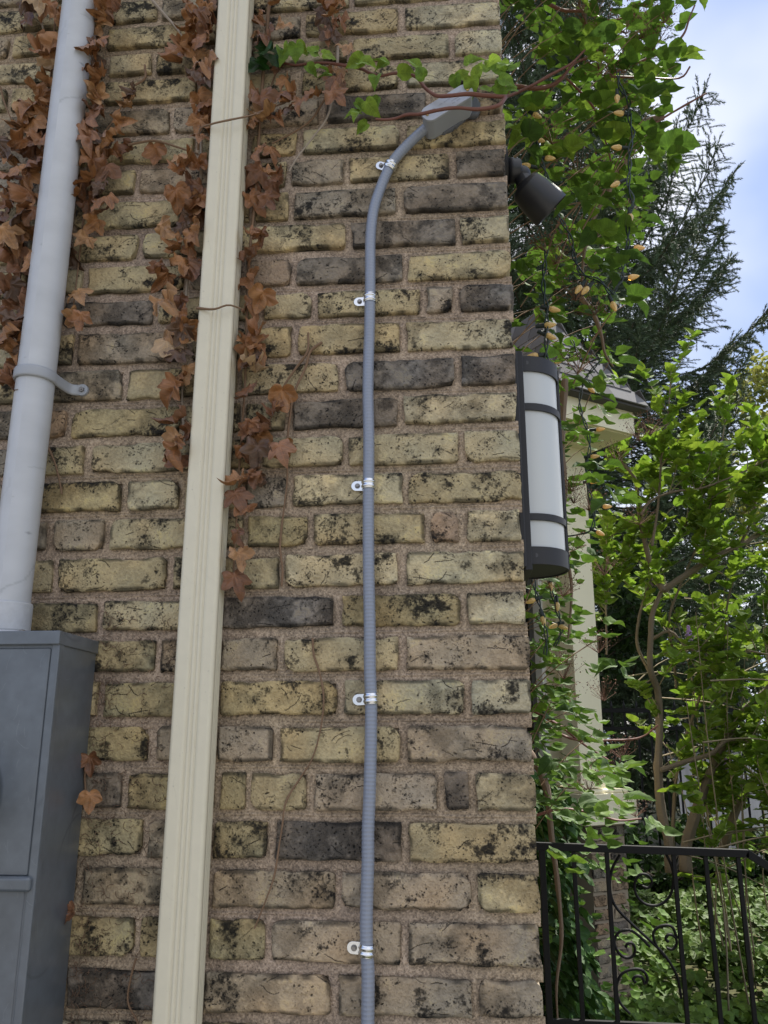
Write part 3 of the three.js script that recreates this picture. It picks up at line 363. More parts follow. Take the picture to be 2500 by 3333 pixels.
{ // the rest of the house: brickwork out of view, core, roof
  const bm = new THREE.BoxGeometry(1, 1, 1), gs = [];
  const add = (x0, x1, y0, y1, z0, z1, t) => { const g = bm.clone().scale(x1 - x0, y1 - y0, z1 - z0).translate((x0 + x1) / 2, (y0 + y1) / 2, (z0 + z1) / 2); const n = g.attributes.position.count, c = new Float32Array(n * 3), u = new Float32Array(n * 2), p = g.attributes.position; for (let i = 0; i < n; i++) { c.set(t, i * 3); u[i * 2] = (p.getX(i) + p.getZ(i)) / TILE; u[i * 2 + 1] = p.getY(i) / TILE; } g.setAttribute('color', new THREE.BufferAttribute(c, 3)); g.setAttribute('uv', new THREE.BufferAttribute(u, 2)); gs.push(g.toNonIndexed()); };
  for (let k = -14; k < 42; k++) {
    const yt = courseY(k, -0.6), y0 = yt - 0.0585; if (y0 < 0.02) break;
    const inner = k >= -3 && k < 30;
    for (let x = (inner ? -1.38 : -0.0) - ((k & 1) && !inner ? 0.1 : 0); x > -5; x -= 0.212) add(x - 0.2, x, y0, yt, -0.05, rr(0, 0.003), TONES[tonePick()]);
    for (let z = (k & 1) ? -0.112 : -0.212; z > -6.8; z -= 0.212) add(-0.05, rr(-0.002, 0.001), y0, yt, z - 0.2, z, TONES[tonePick()]);
  }
  const m = part('far_brickwork', mergeGeometries([merge(gs), ...spare.map(g => { const q = g.toNonIndexed(); return q; })], false), clayBuff, house); m.userData.kind = 'stuff';
  const core = bx(-5, -0.008, 0, 4.6, -6.9, -0.017), nC = core.attributes.position.count, cc = new Float32Array(nC * 3).fill(0); for (let i = 0; i < nC; i++) cc.set([mortarTone.r, mortarTone.g, mortarTone.b], i * 3); core.setAttribute('color', new THREE.BufferAttribute(cc, 3));
  part('wall_core', core, mortarMat, house);
  const s = new THREE.Shape(); s.moveTo(-5.3, 4.6); s.lineTo(0.03, 4.6); s.lineTo(0.03, 4.7); s.lineTo(-2.5, 6.0); s.lineTo(-5.3, 4.7);
  part('roof', new THREE.ExtrudeGeometry(s, { depth: 7.3, bevelEnabled: false }).translate(0, 0, -7.1), std(lin(0.09, 0.085, 0.08), 0.95), house);
}

// ---------------------------------------------------------------- pipes and fittings on the wall
function grime(n, seed, base, amt, streak) { // faint dirt, scuffs and streaks on painted things
  const f = field(n, 4, 5, seed, 0.6), g = field(n, 40, 3, seed + 3), q = rng(seed), sp = new Float32Array(n * n), sc = new Float32Array(n * n);
  for (let i = 0; i < 260; i++) { const r = 0.6 + 1.6 * q() * q(); stamp(sp, n, q() * n, q() * n, r, r, 0, 0.3 + 0.7 * q(), 0.7); }
  for (let i = 0; i < streak; i++) crack(sc, n, q() * n, q() * n, -1.57 + (q() - 0.5) * 1.6, 20 + 40 * q(), 0.7, 0.25 + 0.5 * q(), q);
  return { f, g, sp, sc };
}
const whitePvc = (() => { const n = 512, k = grime(n, 31, 0, 0, 40); return phys(lin(0.53, 0.545, 0.575), 0.4, { map: dataTex(n, (i, o) => { const v = 0.94 + 0.05 * k.f[i] + 0.03 * k.g[i] - 0.25 * k.sp[i] - 0.12 * k.sc[i]; o[0] = v; o[1] = v; o[2] = v * 0.995; }, true), bumpMap: dataTex(n, (i, o) => { o[0] = o[1] = o[2] = 0.5 + 0.3 * k.f[i] + 0.3 * k.g[i]; }, false), bumpScale: 0.0004 }); })();
const creamPaint = (() => { const n = 512, k = grime(n, 41, 0, 0, 60); return phys(lin(0.68, 0.63, 0.495), 0.33, { map: dataTex(n, (i, o) => { const v = 0.96 + 0.02 * k.f[i] + 0.012 * k.g[i] - 0.15 * k.sp[i] - 0.05 * k.sc[i]; o[0] = v; o[1] = v; o[2] = v * 0.99; }, true), bumpMap: dataTex(n, (i, o) => { o[0] = o[1] = o[2] = 0.5 + 0.3 * k.f[i] + 0.2 * k.g[i]; }, false), bumpScale: 0.00015 }); })();
const greyPlastic = phys(lin(0.30, 0.32, 0.355), 0.45), conduitMat = phys(lin(0.205, 0.232, 0.295), 0.4, { clearcoat: 0.7, clearcoatRoughness: 0.22 });
const zinc = new THREE.MeshStandardMaterial({ color: lin(0.72, 0.74, 0.77), metalness: 1, roughness: 0.24 });
const darkScrew = new THREE.MeshStandardMaterial({ color: lin(0.25, 0.24, 0.23), metalness: 0.9, roughness: 0.4 });
const brass = new THREE.MeshStandardMaterial({ color: lin(0.55, 0.38, 0.16), metalness: 1, roughness: 0.4 });

{ // cream corrugated downspout
  const t = thing('downspout', 'cream corrugated metal downspout running up the brick wall', 'downspout');
  const xl = -0.594, xr = -0.5262, zb = 0.014, zf = 0.0615, P = [];
  const rc = 0.007; const arc = (cx, cz, a0, a1) => { for (let i = 0; i <= 5; i++) { const a = mix(a0, a1, i / 5); P.push([cx + rc * Math.cos(a), cz + rc * Math.sin(a)]); } };
  const groove = (axis, c, w, d, dir) => { for (const [o, k] of [[-w, 0], [-w * 0.45, 0.8], [0, 1], [w * 0.45, 0.8], [w, 0]]) P.push(axis === 'x' ? [c + dir * o, zf - d * k] : [xr - d * k, c + dir * o]); };
  arc(xl + rc, zb + rc, Math.PI * 1.5, Math.PI);                 // back left
  for (const zc of [0.026, 0.035, 0.044]) { for (const [o, k] of [[-0.003, 0], [0, 1], [0.003, 0]]) P.push([xl + 0.002 * k, zc + o]); }
  arc(xl + rc, zf - rc, Math.PI, Math.PI / 2);
  P.push([xl + 0.021, zf + 0.0006]);
  for (const c of [-0.5665, -0.5585, -0.5505]) groove('x', c, 0.0026, 0.0024, 1);
  P.push([xr - 0.018, zf]);
  arc(xr - rc, zf - rc, Math.PI / 2, 0);
  for (const c of [0.047, 0.0385, 0.030]) groove('z', c, 0.0028, 0.0024, -1);
  arc(xr - rc, zb + rc, 0, -Math.PI / 2);
  const pos = [], uv = [], idx = [], ys = []; for (let y = 0.12; y <= 4.2; y += 0.06) ys.push(y);
  let per = 0; const cum = P.map((p, i) => i ? (per += Math.hypot(p[0] - P[i - 1][0], p[1] - P[i - 1][1])) : 0);
  ys.forEach((y, j) => { const ox = 0.0006 * n3(y * 3, 1, 1), oz = 0.0008 * n3(y * 2.3, 5, 1); P.forEach((p, i) => { pos.push(p[0] + ox, y, p[1] + oz); uv.push(cum[i] * 2, y * 2); if (j && i) { const a = j * P.length + i, b = a - P.length; idx.push(a, b, a - 1, a - 1, b, b - 1); } }); });
  let g = geoFrom(pos, idx, uv); part('pipe', g, new THREE.MeshPhysicalMaterial().copy(creamPaint), t).material.side = THREE.DoubleSide;
  part('wall_bracket', merge([bx(xl - 0.004, xr + 0.004, 3.9, 3.925, zf + 0.001, zf + 0.003), bx(xl - 0.005, xl - 0.002, 3.9, 3.925, 0.0, zf + 0.003), bx(xr + 0.002, xr + 0.005, 3.9, 3.925, 0.0, zf + 0.003)]), creamPaint, t);
  part('outlet_elbow', rbx(xl + 0.002, xr - 0.002, 0.06, 0.125, 0.016, 0.13, 0.008), creamPaint, t);
}
{ // white plastic pipe entering the electrical box
  const t = thing('plastic_pipe', 'white plastic pipe rising from the grey metal box at left', 'pipe');
  const X = -0.8945, Z = 0.062, r = 0.0345;
  const pipe = tube([V(X, 1.74, Z), V(X - 0.0005, 2.4, Z), V(X - 0.003, 3.1, Z), V(X - 0.004, 4.2, Z)], r, r, 40, 0.08); part('pipe', pipe, whitePvc, t);
  const cp = new THREE.LatheGeometry([[0.0335, 0.0], [0.0385, 0.0], [0.0392, 0.004], [0.0392, 0.047], [0.0382, 0.0505], [0.0345, 0.0508]].map(a => new THREE.Vector2(...a)), 40).translate(X, 1.735, Z); part('coupling', cp, whitePvc, t);
  const fl = new THREE.LatheGeometry([[0.03, 0], [0.056, 0], [0.058, 0.002], [0.056, 0.005], [0.046, 0.008], [0.036, 0.010]].map(a => new THREE.Vector2(...a)), 40).translate(X, 1.7265, Z); part('flange', fl, whitePvc, t);
  for (const a of [0.5, 2.4, 4.2, 5.6]) part('screw', new THREE.SphereGeometry(0.006, 12, 6, 0, 6.3, 0, 1.5).scale(1, 0.6, 1).translate(X + 0.047 * Math.cos(a), 1.7335, Z + 0.047 * Math.sin(a)), darkScrew, t);
  const s = thing('pipe_strap', 'grey plastic one hole strap round the white pipe', 'strap');
  const g = []; { // swept band
    const pos = [], idx = [], pr = [[0, -0.0105], [0.003, -0.0105], [0.0045, -0.007], [0.0045, 0.007], [0.003, 0.0105], [0, 0.0105]], A0 = -2.6, A1 = 0.35, n = 40; const path = [];
    for (let i = 0; i <= n; i++) { const a = mix(Math.PI * 1.02, -0.15, i / n); path.push([X + (r + 0.001) * Math.cos(a), Z + (r + 0.001) * Math.sin(a), Math.cos(a), Math.sin(a), 0]); }
    const last = path[path.length - 1]; const tail = [[X + r + 0.003, 0.035], [X + r + 0.006, 0.018], [X + r + 0.012, 0.0085], [X + r + 0.022, 0.006], [X + r + 0.036, 0.006]];
    tail.forEach((p, i) => { const f = i / 4, a = mix(-0.1, 1.57, Math.pow(f, 0.7)); path.push([p[0], p[1], Math.cos(a), Math.sin(a), -0.004 * f]); });
    path.forEach((p, i) => { const sl = -0.006 * (i / path.length); pr.forEach(([o, y]) => pos.push(p[0] + p[2] * o, 2.2135 + sl + y, p[1] + p[3] * o)); if (i) for (let k = 0; k < pr.length - 1; k++) { const a = i * pr.length + k, b = a - pr.length; idx.push(a, a + 1, b, b, a + 1, b + 1); } });
    g.push(geoFrom(pos, idx)); }
  part('band', g[0], phys(lin(0.33, 0.345, 0.37), 0.45, { side: THREE.DoubleSide }), s);
  part('ear', new THREE.CylinderGeometry(0.0115, 0.0118, 0.006, 20).rotateX(Math.PI / 2).translate(X + r + 0.031, 2.2075, 0.007), greyPlastic, s);
  part('screw', merge([new THREE.CylinderGeometry(0.0052, 0.0058, 0.003, 6).rotateX(Math.PI / 2).translate(X + r + 0.031, 2.2075, 0.0125), new THREE.CylinderGeometry(0.0022, 0.0022, 0.004, 8).rotateX(Math.PI / 2).translate(X + r + 0.031, 2.2075, 0.0135)]), darkScrew, s);
}
{ // painted metal electrical box
  const n = 1024, k = grime(n, 51, 0, 0, 90), sm = field(n, 5, 4, 57, 0.55), q = rng(5);
  const sw = new Float32Array(n * n); for (let i = 0; i < 9; i++) { let x = q() * n, y = q() * n, a = q() * 6.28; for (let s = 0; s < 60; s++) { stamp(sw, n, x, y, 16, 9, a, 0.7 * Math.sin(s / 60 * 3.14), 1); a += 0.03; x += Math.cos(a) * 5; y += Math.sin(a) * 5; } }
  const map = dataTex(n, (i, o) => { const v = 0.80 + 0.10 * sm[i] + 0.05 * k.g[i] - 0.12 * sw[i] * (0.8 + 0.6 * k.g[i]); const w = 0.35 * k.sp[i] + 0.30 * k.sc[i]; o[0] = v * 0.98 + w; o[1] = v + w; o[2] = v * 1.03 + w; }, true);
  const rough = dataTex(n, (i, o) => { o[0] = o[1] = o[2] = 0.42 + 0.10 * sm[i] + 0.30 * sw[i] + 0.2 * k.sp[i]; }, false);
  const paint = phys(lin(0.17, 0.188, 0.205), 0.85, { map, roughnessMap: rough, clearcoat: 0.5, clearcoatRoughness: 0.25 });
  const t = thing('electrical_box', 'weathered grey painted metal electrical box at the lower left', 'electrical box');
  const xr = -0.7555, xl = -1.06, zf = 0.15;
  const uvM = (g) => { const p = g.attributes.position, nn = g.attributes.normal, u = new Float32Array(p.count * 2); for (let i = 0; i < p.count; i++) { const ax = Math.abs(nn.getX(i)), ay = Math.abs(nn.getY(i)); u[i * 2] = (ax > 0.7 ? p.getZ(i) + 0.3 : p.getX(i)) * 2; u[i * 2 + 1] = (ay > 0.7 ? p.getZ(i) : p.getY(i)) * 2; } g.setAttribute('uv', new THREE.BufferAttribute(u, 2)); return g; };
  part('body', uvM(rbx(xl, xr, 0.55, 1.709, 0.003, zf - 0.004, 0.003)), paint, t);
  part('side_flange', uvM(rbx(xr - 0.011, xr + 0.0022, 0.56, 1.7065, zf - 0.017, zf - 0.0005, 0.0022)), paint, t);
  part('top_cover', uvM(rbx(xl - 0.004, xr + 0.0035, 1.7035, 1.7255, 0.004, zf + 0.006, 0.0018)), paint, t);
  part('front_panel', uvM(rbx(xl + 0.004, xr - 0.0125, 1.36, 1.699, zf - 0.008, zf - 0.001, 0.003)), paint, t);
  part('door', uvM(rbx(xl + 0.004, xr - 0.014, 0.57, 1.349, zf - 0.01, zf - 0.0025, 0.003)), paint, t);
  part('door_lip', uvM(rbx(xl + 0.002, xr - 0.0035, 1.339, 1.3605, zf - 0.006, zf + 0.0075, 0.0055, 4)), paint, t);
  const mx = -0.9165, my = 1.475;
  const mtr = part('meter', new THREE.LatheGeometry([[0.0, 0.085], [0.06, 0.083], [0.074, 0.074], [0.076, 0.03], [0.088, 0.028], [0.0905, 0.012], [0.0905, 0.0]].map(a => new THREE.Vector2(...a)), 40).rotateX(Math.PI / 2).translate(mx, my, zf - 0.001), phys(lin(0.03, 0.032, 0.035), 0.25, { clearcoat: 0.6 }), t);
  part('seal_ring', new THREE.TorusGeometry(0.0885, 0.005, 8, 48).translate(mx, my, zf + 0.01), zinc, mtr);
}
// grey flexible conduit with its straps
const conduitPts = pts(CONDUIT[0]); conduitPts[0].z = 0.024; conduitPts[1].z = 0.021;
{
  const t = thing('flexible_conduit', 'grey ribbed flexible conduit curving down the middle of the wall', 'conduit');
  const pp = conduitPts.slice(), e = pp[pp.length - 1]; pp.push(V(e.x, 0.8, e.z), V(e.x, 0.35, e.z), V(e.x, 0.2, -0.02));
  part('jacket', tube(pp, 0.0106, 0.0106, 22, 0.00125, (s) => { const p = (s / 0.0064) % 1; return 0.0102 + 0.0005 * Math.exp(-Math.pow((p - 0.5) / 0.16, 2)); }), conduitMat, t);
  const R = 0.0106;
  const labels = ['zinc strap on the bend of the conduit, below the conduit fitting', 'second zinc conduit strap from the top of the wall', 'zinc conduit strap halfway up, beside the dry vine stem', 'second lowest zinc conduit strap, on a pitted buff brick', 'lowest zinc conduit strap, near the bottom of the photo'];
  const curve = new THREE.CatmullRomCurve3(conduitPts, false, 'centripetal');
  STRAPS.forEach((sp, i) => {
    let best = 0, bd = 1e9; const c = V(...sp); for (let k = 0; k <= 800; k++) { const d = curve.getPoint(k / 800).distanceToSquared(c); if (d < bd) { bd = d; best = k / 800; } }
    const p = curve.getPoint(best), T = curve.getTangent(best); const ang = Math.atan2(T.x, -T.y);
    const g = thing('conduit_strap', labels[i], 'strap', 'straps holding the grey conduit');
    g.position.set(p.x, p.y, 0); g.rotation.z = ang + [0, 0.02, -0.01, 0.03, -0.12][i];
    const pos = [], idx = [], W = 0.0088, nw = 14, na = 30;
    for (let a = 0; a <= na; a++) { const th = mix(Math.PI * 1.0 + 0.1, -0.95, a / na); for (let k = 0; k <= nw; k++) { const v = k / nw * 2 - 1; const b = 0.0012 + 0.0017 * Math.pow(Math.sin(clamp(Math.abs(v) / 0.96) * Math.PI), 2) + 0.0003 * (1 - Math.abs(v)); const q = R + b; pos.push(q * Math.cos(th), v * W, p.z + q * Math.sin(th)); if (a && k) { const A = a * (nw + 1) + k, B = A - nw - 1; idx.push(A, B, A - 1, A - 1, B, B - 1); } } }
    const zm = new THREE.MeshStandardMaterial().copy(zinc); zm.side = THREE.DoubleSide; part('band', geoFrom(pos, idx), zm, g);
    const s = new THREE.Shape(); s.moveTo(-R, -W); s.lineTo(-R - 0.0125, -W); s.absarc(-R - 0.0125, 0, W, -Math.PI / 2, Math.PI / 2, true); s.lineTo(-R, W);
    part('tab', new THREE.ExtrudeGeometry(s, { depth: 0.0012, bevelEnabled: true, bevelSize: 0.0004, bevelThickness: 0.0004, bevelSegments: 2, curveSegments: 16 }).translate(0, 0, 0.006), zinc, g);
    part('screw', merge([new THREE.CylinderGeometry(0.0046, 0.005, 0.0012, 18).rotateX(Math.PI / 2).translate(-R - 0.0105, 0, 0.0085), new THREE.CylinderGeometry(0.0032, 0.0034, 0.0034, 6).rotateX(Math.PI / 2).translate(-R - 0.0105, 0, 0.0105)]), darkScrew, g);
  });
}
{ // conduit body
  const t = thing('conduit_fitting', 'grey plastic conduit fitting with brass cover screw high on the wall', 'conduit fitting');
  const a = V(-0.1605, 2.741, 0), b = V(-0.071, 2.7995, 0), c = a.clone().add(b).multiplyScalar(0.5), ang = Math.atan2(b.y - a.y, b.x - a.x), L = a.distanceTo(b) + 0.006;
  t.position.set(c.x, c.y, 0); t.rotation.z = ang;
  const oblong = (l, w, r) => { const s = new THREE.Shape(); s.moveTo(-l / 2 + r, -w / 2); s.lineTo(l / 2 - r, -w / 2); s.absarc(l / 2 - r, -w / 2 + r, r, -Math.PI / 2, 0); s.lineTo(l / 2, w / 2 - r); s.absarc(l / 2 - r, w / 2 - r, r, 0, Math.PI / 2); s.lineTo(-l / 2 + r, w / 2); s.absarc(-l / 2 + r, w / 2 - r, r, Math.PI / 2, Math.PI); s.lineTo(-l / 2, -w / 2 + r); s.absarc(-l / 2 + r, -w / 2 + r, r, Math.PI, Math.PI * 1.5); return s; };
  part('body', new THREE.ExtrudeGeometry(oblong(L - 0.004, 0.030, 0.0135), { depth: 0.050, bevelEnabled: true, bevelSize: 0.001, bevelThickness: 0.001, bevelSegments: 2, curveSegments: 14 }).translate(0, 0, 0.006), greyPlastic, t);
  const cv = part('cover', new THREE.ExtrudeGeometry(oblong(L, 0.0335, 0.0155), { depth: 0.0035, bevelEnabled: true, bevelSize: 0.0012, bevelThickness: 0.0012, bevelSegments: 3, curveSegments: 16 }).translate(0, 0, 0.0578), phys(lin(0.36, 0.38, 0.43), 0.4), t);
  const marks = []; const q = rng(3); // raised moulded marking, too small to read
  for (const [x, y, l] of [[-0.018, 0.004, 0.030], [0.004, -0.003, 0.020], [0.006, -0.0085, 0.018], [0.026, 0.006, 0.010]]) for (let i = 0; i < l / 0.0017; i++) { if (q() < 0.2) continue; marks.push(bx(x + i * 0.0017, x + i * 0.0017 + 0.0005 + 0.0006 * q(), y - 0.001, y + 0.001, 0.062, 0.06285)); }
  marks.push(new THREE.TorusGeometry(0.0032, 0.0004, 6, 20).translate(-0.031, 0.001, 0.0628));
  part('moulded_marking', merge(marks), phys(lin(0.27, 0.29, 0.33), 0.5), cv);
  for (const s of [-1, 1]) part('screw', merge([new THREE.CylinderGeometry(0.0032, 0.0034, 0.002, 16).rotateX(Math.PI / 2).translate(s * (L / 2 - 0.0085), 0, 0.063), new THREE.TorusGeometry(0.0028, 0.0006, 6, 16).translate(s * (L / 2 - 0.0085), 0, 0.064)]), brass, cv);
  const dirIn = conduitPts[0].clone().sub(conduitPts[1]).normalize();
  const hub = new THREE.LatheGeometry([[0.0112, 0], [0.0152, 0], [0.0158, 0.0015], [0.0158, 0.010], [0.0142, 0.0125], [0.0150, 0.03]].map(v => new THREE.Vector2(...v)), 30);
  const m = part('hub', hub, greyPlastic, t); const h0 = conduitPts[0].clone().addScaledVector(dirIn, -0.001);
  m.quaternion.setFromUnitVectors(V(0, 1, 0), dirIn.clone().applyAxisAngle(_Z, -ang)); m.position.copy(t.worldToLocal(h0.clone())); t.updateMatrixWorld(true); m.position.copy(t.worldToLocal(h0.clone()));
  // duct seal squeezed against the brick behind it
  const sp = pts(SEALANT[0]); const sh = new THREE.Shape(); const poly = new THREE.CatmullRomCurve3(sp, true, 'centripetal').getPoints(70).map((p, i) => new THREE.Vector2(p.x + 0.0016 * n3(i * 0.9, 1, 1), p.y + 0.0016 * n3(i * 0.8, 7, 1)));
  sh.setFromPoints(poly); const sg = new THREE.ExtrudeGeometry(sh, { depth: 0.006, bevelEnabled: true, bevelSize: 0.003, bevelThickness: 0.004, bevelSegments: 3 });
  const seal = part('duct_seal', sg, std(lin(0.115, 0.12, 0.135), 0.85), t); seal.applyMatrix4(t.matrixWorld.clone().invert());
}

// ---------------------------------------------------------------- lamps on the side wall, just round the corner
{
  const blk = phys(lin(0.018, 0.018, 0.021), 0.55), Z = -0.215;
  const t = thing('wall_sconce', 'black banded half round wall light with frosted white diffuser beside the corner', 'wall light');
  part('back_plate', rbx(0.003, 0.013, 1.872, 2.318, Z - 0.096, Z + 0.096, 0.002), blk, t);
  part('back_box', rbx(0.010, 0.0245, 1.868, 2.322, Z - 0.089, Z + 0.086, 0.0015), blk, t);
  const half = (r, y0, y1, depth, th) => { const s = new THREE.Shape(); s.absarc(0, 0, r, -Math.PI / 2, Math.PI / 2); s.absarc(0, 0, r - th, Math.PI / 2, -Math.PI / 2, true); return new THREE.ExtrudeGeometry(s, { depth: y1 - y0, bevelEnabled: true, bevelSize: 0.0004, bevelThickness: 0.0004, bevelSegments: 1, curveSegments: 36 }).rotateX(-Math.PI / 2).translate(0.0245, y0, Z); };
  const fr = phys(lin(0.55, 0.575, 0.58), 0.3);
  part('diffuser', half(0.0735, 1.888, 2.306, 0, 0.003), fr, t);
  const R = 0.078;
  part('top_cap', merge([half(R, 2.281, 2.314, 0, 0.003), new THREE.CylinderGeometry(R - 0.0008, R - 0.0008, 0.002, 40, 1, false, 0, Math.PI).translate(0.0245, 2.313, Z)]), blk, t);
  part('bottom_cap', merge([half(R, 1.881, 1.915, 0, 0.003), new THREE.CylinderGeometry(R - 0.0008, R - 0.0008, 0.002, 40, 1, false, 0, Math.PI).translate(0.0245, 1.884, Z)]), blk, t);
  part('band', half(R, 2.196, 2.2105, 0, 0.003), blk, t); part('band', half(R, 1.968, 1.981, 0, 0.003), blk, t);
  part('front_bar', rbx(0.0245 + R - 0.003, 0.0245 + R + 0.0025, 1.883, 2.312, Z - 0.006, Z + 0.006, 0.001), blk, t);
  for (const y of [2.299, 1.898]) part('screw', new THREE.CylinderGeometry(0.0042, 0.0042, 0.003, 14).rotateX(Math.PI / 2).translate(0.033, y, Z + R - 0.0015), std(lin(0.06, 0.06, 0.065), 0.5), t);
}
{
  const blk = phys(lin(0.017, 0.0175, 0.021), 0.42), Z = -0.2;
  const t = thing('flood_light', 'black bullet flood light angled down beside the house corner', 'flood light');
  const axis = V(0.70, -0.64, -0.30).normalize(), o = V(0.049, 2.772, Z);
  part('base', new THREE.LatheGeometry([[0.0, 0.034], [0.022, 0.034], [0.0262, 0.031], [0.0270, 0.018], [0.0285, 0.017], [0.0290, 0.001], [0.0, 0.0]].map(v => new THREE.Vector2(...v)), 32).rotateZ(-Math.PI / 2).translate(0.014, 2.803, Z), blk, t);
  part('wall_plate', new THREE.CylinderGeometry(0.05, 0.052, 0.014, 32).rotateZ(Math.PI / 2).translate(0.009, 2.803, Z), blk, t);
  part('knuckle', merge([new THREE.SphereGeometry(0.019, 20, 14).translate(0.05, 2.793, Z), tube([V(0.045, 2.797, Z), o.clone().addScaledVector(axis, 0.012)], 0.016, 0.022, 16, 0.01)]), blk, t);
  const prof = [[0.0, 0.0], [0.018, 0.001], [0.031, 0.005], [0.0385, 0.013], [0.0392, 0.0135], [0.0396, 0.016], [0.0430, 0.04], [0.0452, 0.065], [0.0462, 0.083], [0.0455, 0.0835], [0.0458, 0.092], [0.044, 0.092], [0.042, 0.075], [0.0, 0.073]].map(v => new THREE.Vector2(...v));
  const h = part('lamp_head', new THREE.LatheGeometry(prof, 48), blk, t); h.quaternion.setFromUnitVectors(V(0, 1, 0), axis); h.position.copy(o);
  const l = part('lens', new THREE.CylinderGeometry(0.037, 0.037, 0.002, 32).translate(0, 0.077, 0), phys(lin(0.5, 0.5, 0.5), 0.15), t); l.quaternion.copy(h.quaternion); l.position.copy(o);
}

// ---------------------------------------------------------------- leaves
function leafTex(seed, dry) { // veined leaf colouring in leaf coordinates
  const n = 128, f = field(n, 6, 4, seed), vein = new Float32Array(n * n);
  const line = (x0, y0, x1, y1, w) => { for (let i = 0; i <= 60; i++) { const t = i / 60; stamp(vein, n, mix(x0, x1, t) * n, mix(y0, y1, t) * n, w * (1.2 - 0.7 * t), w * (1.2 - 0.7 * t), 0, 1, 0.9); } };
  line(0.5, 0.97, 0.5, 0.03, 2.0);
  for (const [dx, dy] of [[0.42, 0.42], [0.36, 0.06], [0.30, -0.22]]) { line(0.5, 0.80, 0.5 + dx, 0.80 - dy, 1.5); line(0.5, 0.80, 0.5 - dx, 0.80 - dy, 1.5); }
  for (let k = 0; k < 4; k++) { const y = 0.62 - k * 0.14; line(0.5, y, 0.74, y - 0.16, 1.0); line(0.5, y, 0.26, y - 0.16, 1.0); }
  return dataTex(n, (i, o) => { const v = 0.86 + 0.18 * f[i], k = vein[i] * (dry ? 0.20 : 0.16); o[0] = v + k; o[1] = v + k * (dry ? 0.75 : 1.0); o[2] = v * (dry ? 0.96 : 0.9) + k * 0.5; }, true);
}
const dryTex = leafTex(11, true), greenTex = leafTex(15, false);
// polar outline leaf: ctrl = [angle from tip in degrees, radius]; base of the leaf at the origin, tip towards -y, unit length
function polarLeaf(ctrl, rings, nseg, warp) {
  const R = (a) => { a = Math.abs(a); for (let i = 1; i < ctrl.length; i++) if (a <= ctrl[i][0]) { const t = (a - ctrl[i - 1][0]) / (ctrl[i][0] - ctrl[i - 1][0]); return mix(ctrl[i - 1][1], ctrl[i][1], t); } return ctrl[ctrl.length - 1][1]; };
  const ang = []; for (const c of ctrl) { ang.push(c[0]); } const all = []; for (let i = 0; i < ctrl.length - 1; i++) { for (let k = 0; k < nseg; k++) all.push(mix(ctrl[i][0], ctrl[i + 1][0], k / nseg)); } all.push(180);
  const full = [...all.slice(1).reverse().map(a => -a), ...all].slice(1);
  const cy = -0.14, pos = [0, cy, 0], uv = [], idx = [];
  for (let r = 1; r <= rings; r++) for (const a of full) { const q = R(a) * r / rings, th = a * Math.PI / 180; pos.push(Math.sin(th) * q, cy - Math.cos(th) * q, 0); }
  const m = full.length;
  for (let k = 0; k < m; k++) { const a = 1 + k, b = 1 + (k + 1) % m; idx.push(0, a, b); for (let r = 1; r < rings; r++) { const p = 1 + (r - 1) * m + k, p2 = 1 + (r - 1) * m + (k + 1) % m, c = p + m, d = p2 + m; idx.push(p, c, p2, p2, c, d); } }
  for (let i = 0; i < pos.length; i += 3) { uv.push(0.5 + pos[i] * 0.55, 0.9 + pos[i + 1] * 0.82); warp(pos, i); }
  return geoFrom(pos, idx, uv);
}
const IVY = [[0, 0.86], [16, 0.62], [32, 0.40], [50, 0.58], [62, 0.66], [76, 0.50], [92, 0.36], [112, 0.42], [128, 0.42], [150, 0.24], [180, 0.10]];
const IVY3 = [[0, 0.80], [18, 0.60], [34, 0.46], [52, 0.56], [66, 0.60], [84, 0.46], [108, 0.40], [140, 0.30], [180, 0.10]];
const HEART = [[0, 0.86], [14, 0.70], [32, 0.58], [55, 0.50], [80, 0.44], [110, 0.40], [140, 0.32], [180, 0.13]];
function curled(seed, amt) { // a dry leaf: folded, cupped, edges rolled
  const q = rng(seed), fold = (q() - 0.3) * 1.3 * amt, cup = (q() - 0.45) * 1.6 * amt, roll = (q() - 0.5) * 1.6 * amt, tip = (q() - 0.5) * 2.0 * amt, ox = q() * 50;
  return (p, i) => {
    let x = p[i], y = p[i + 1], r2 = x * x + (y + 0.3) * (y + 0.3);
    let z = fold * Math.abs(x) * 0.7 + cup * r2 * 0.9 + tip * Math.pow(Math.max(0, -y - 0.4), 2) * 0.9 + 0.16 * amt * n3(x * 5 + ox, y * 5, 1) + 0.09 * amt * n3(x * 11 + ox, y * 11, 4);
    const k = 1 - 0.28 * amt * Math.abs(roll) * Math.abs(x); x = x * k; x += roll * 0.25 * z; p[i] = x; p[i + 1] = y + 0.12 * Math.abs(z); p[i + 2] = z;
  };
}
const dryGeos = []; for (let i = 0; i < 26; i++) dryGeos.push(polarLeaf(i % 3 ? IVY : IVY3, 4, 2, curled(500 + i, 0.55 + 1.0 * ((i * 7) % 26) / 26)));
const dryMats = [[0.33, 0.145, 0.058], [0.40, 0.19, 0.078], [0.23, 0.10, 0.047], [0.46, 0.25, 0.12], [0.14, 0.075, 0.045], [0.55, 0.37, 0.22], [0.35, 0.165, 0.09]].map(c => phys(lin(...c), 0.5, { map: dryTex, side: THREE.DoubleSide, transmission: 0.12, thickness: 0, bumpMap: dryTex, bumpScale: 0.0012 }));
const twigMat = std(lin(0.20, 0.125, 0.075), 0.9), palestem = std(lin(0.36, 0.30, 0.24), 0.9), redStem = phys(lin(0.15, 0.055, 0.037), 0.55), woodMat = std(lin(0.19, 0.135, 0.095), 0.92);
const _o = new THREE.Object3D();
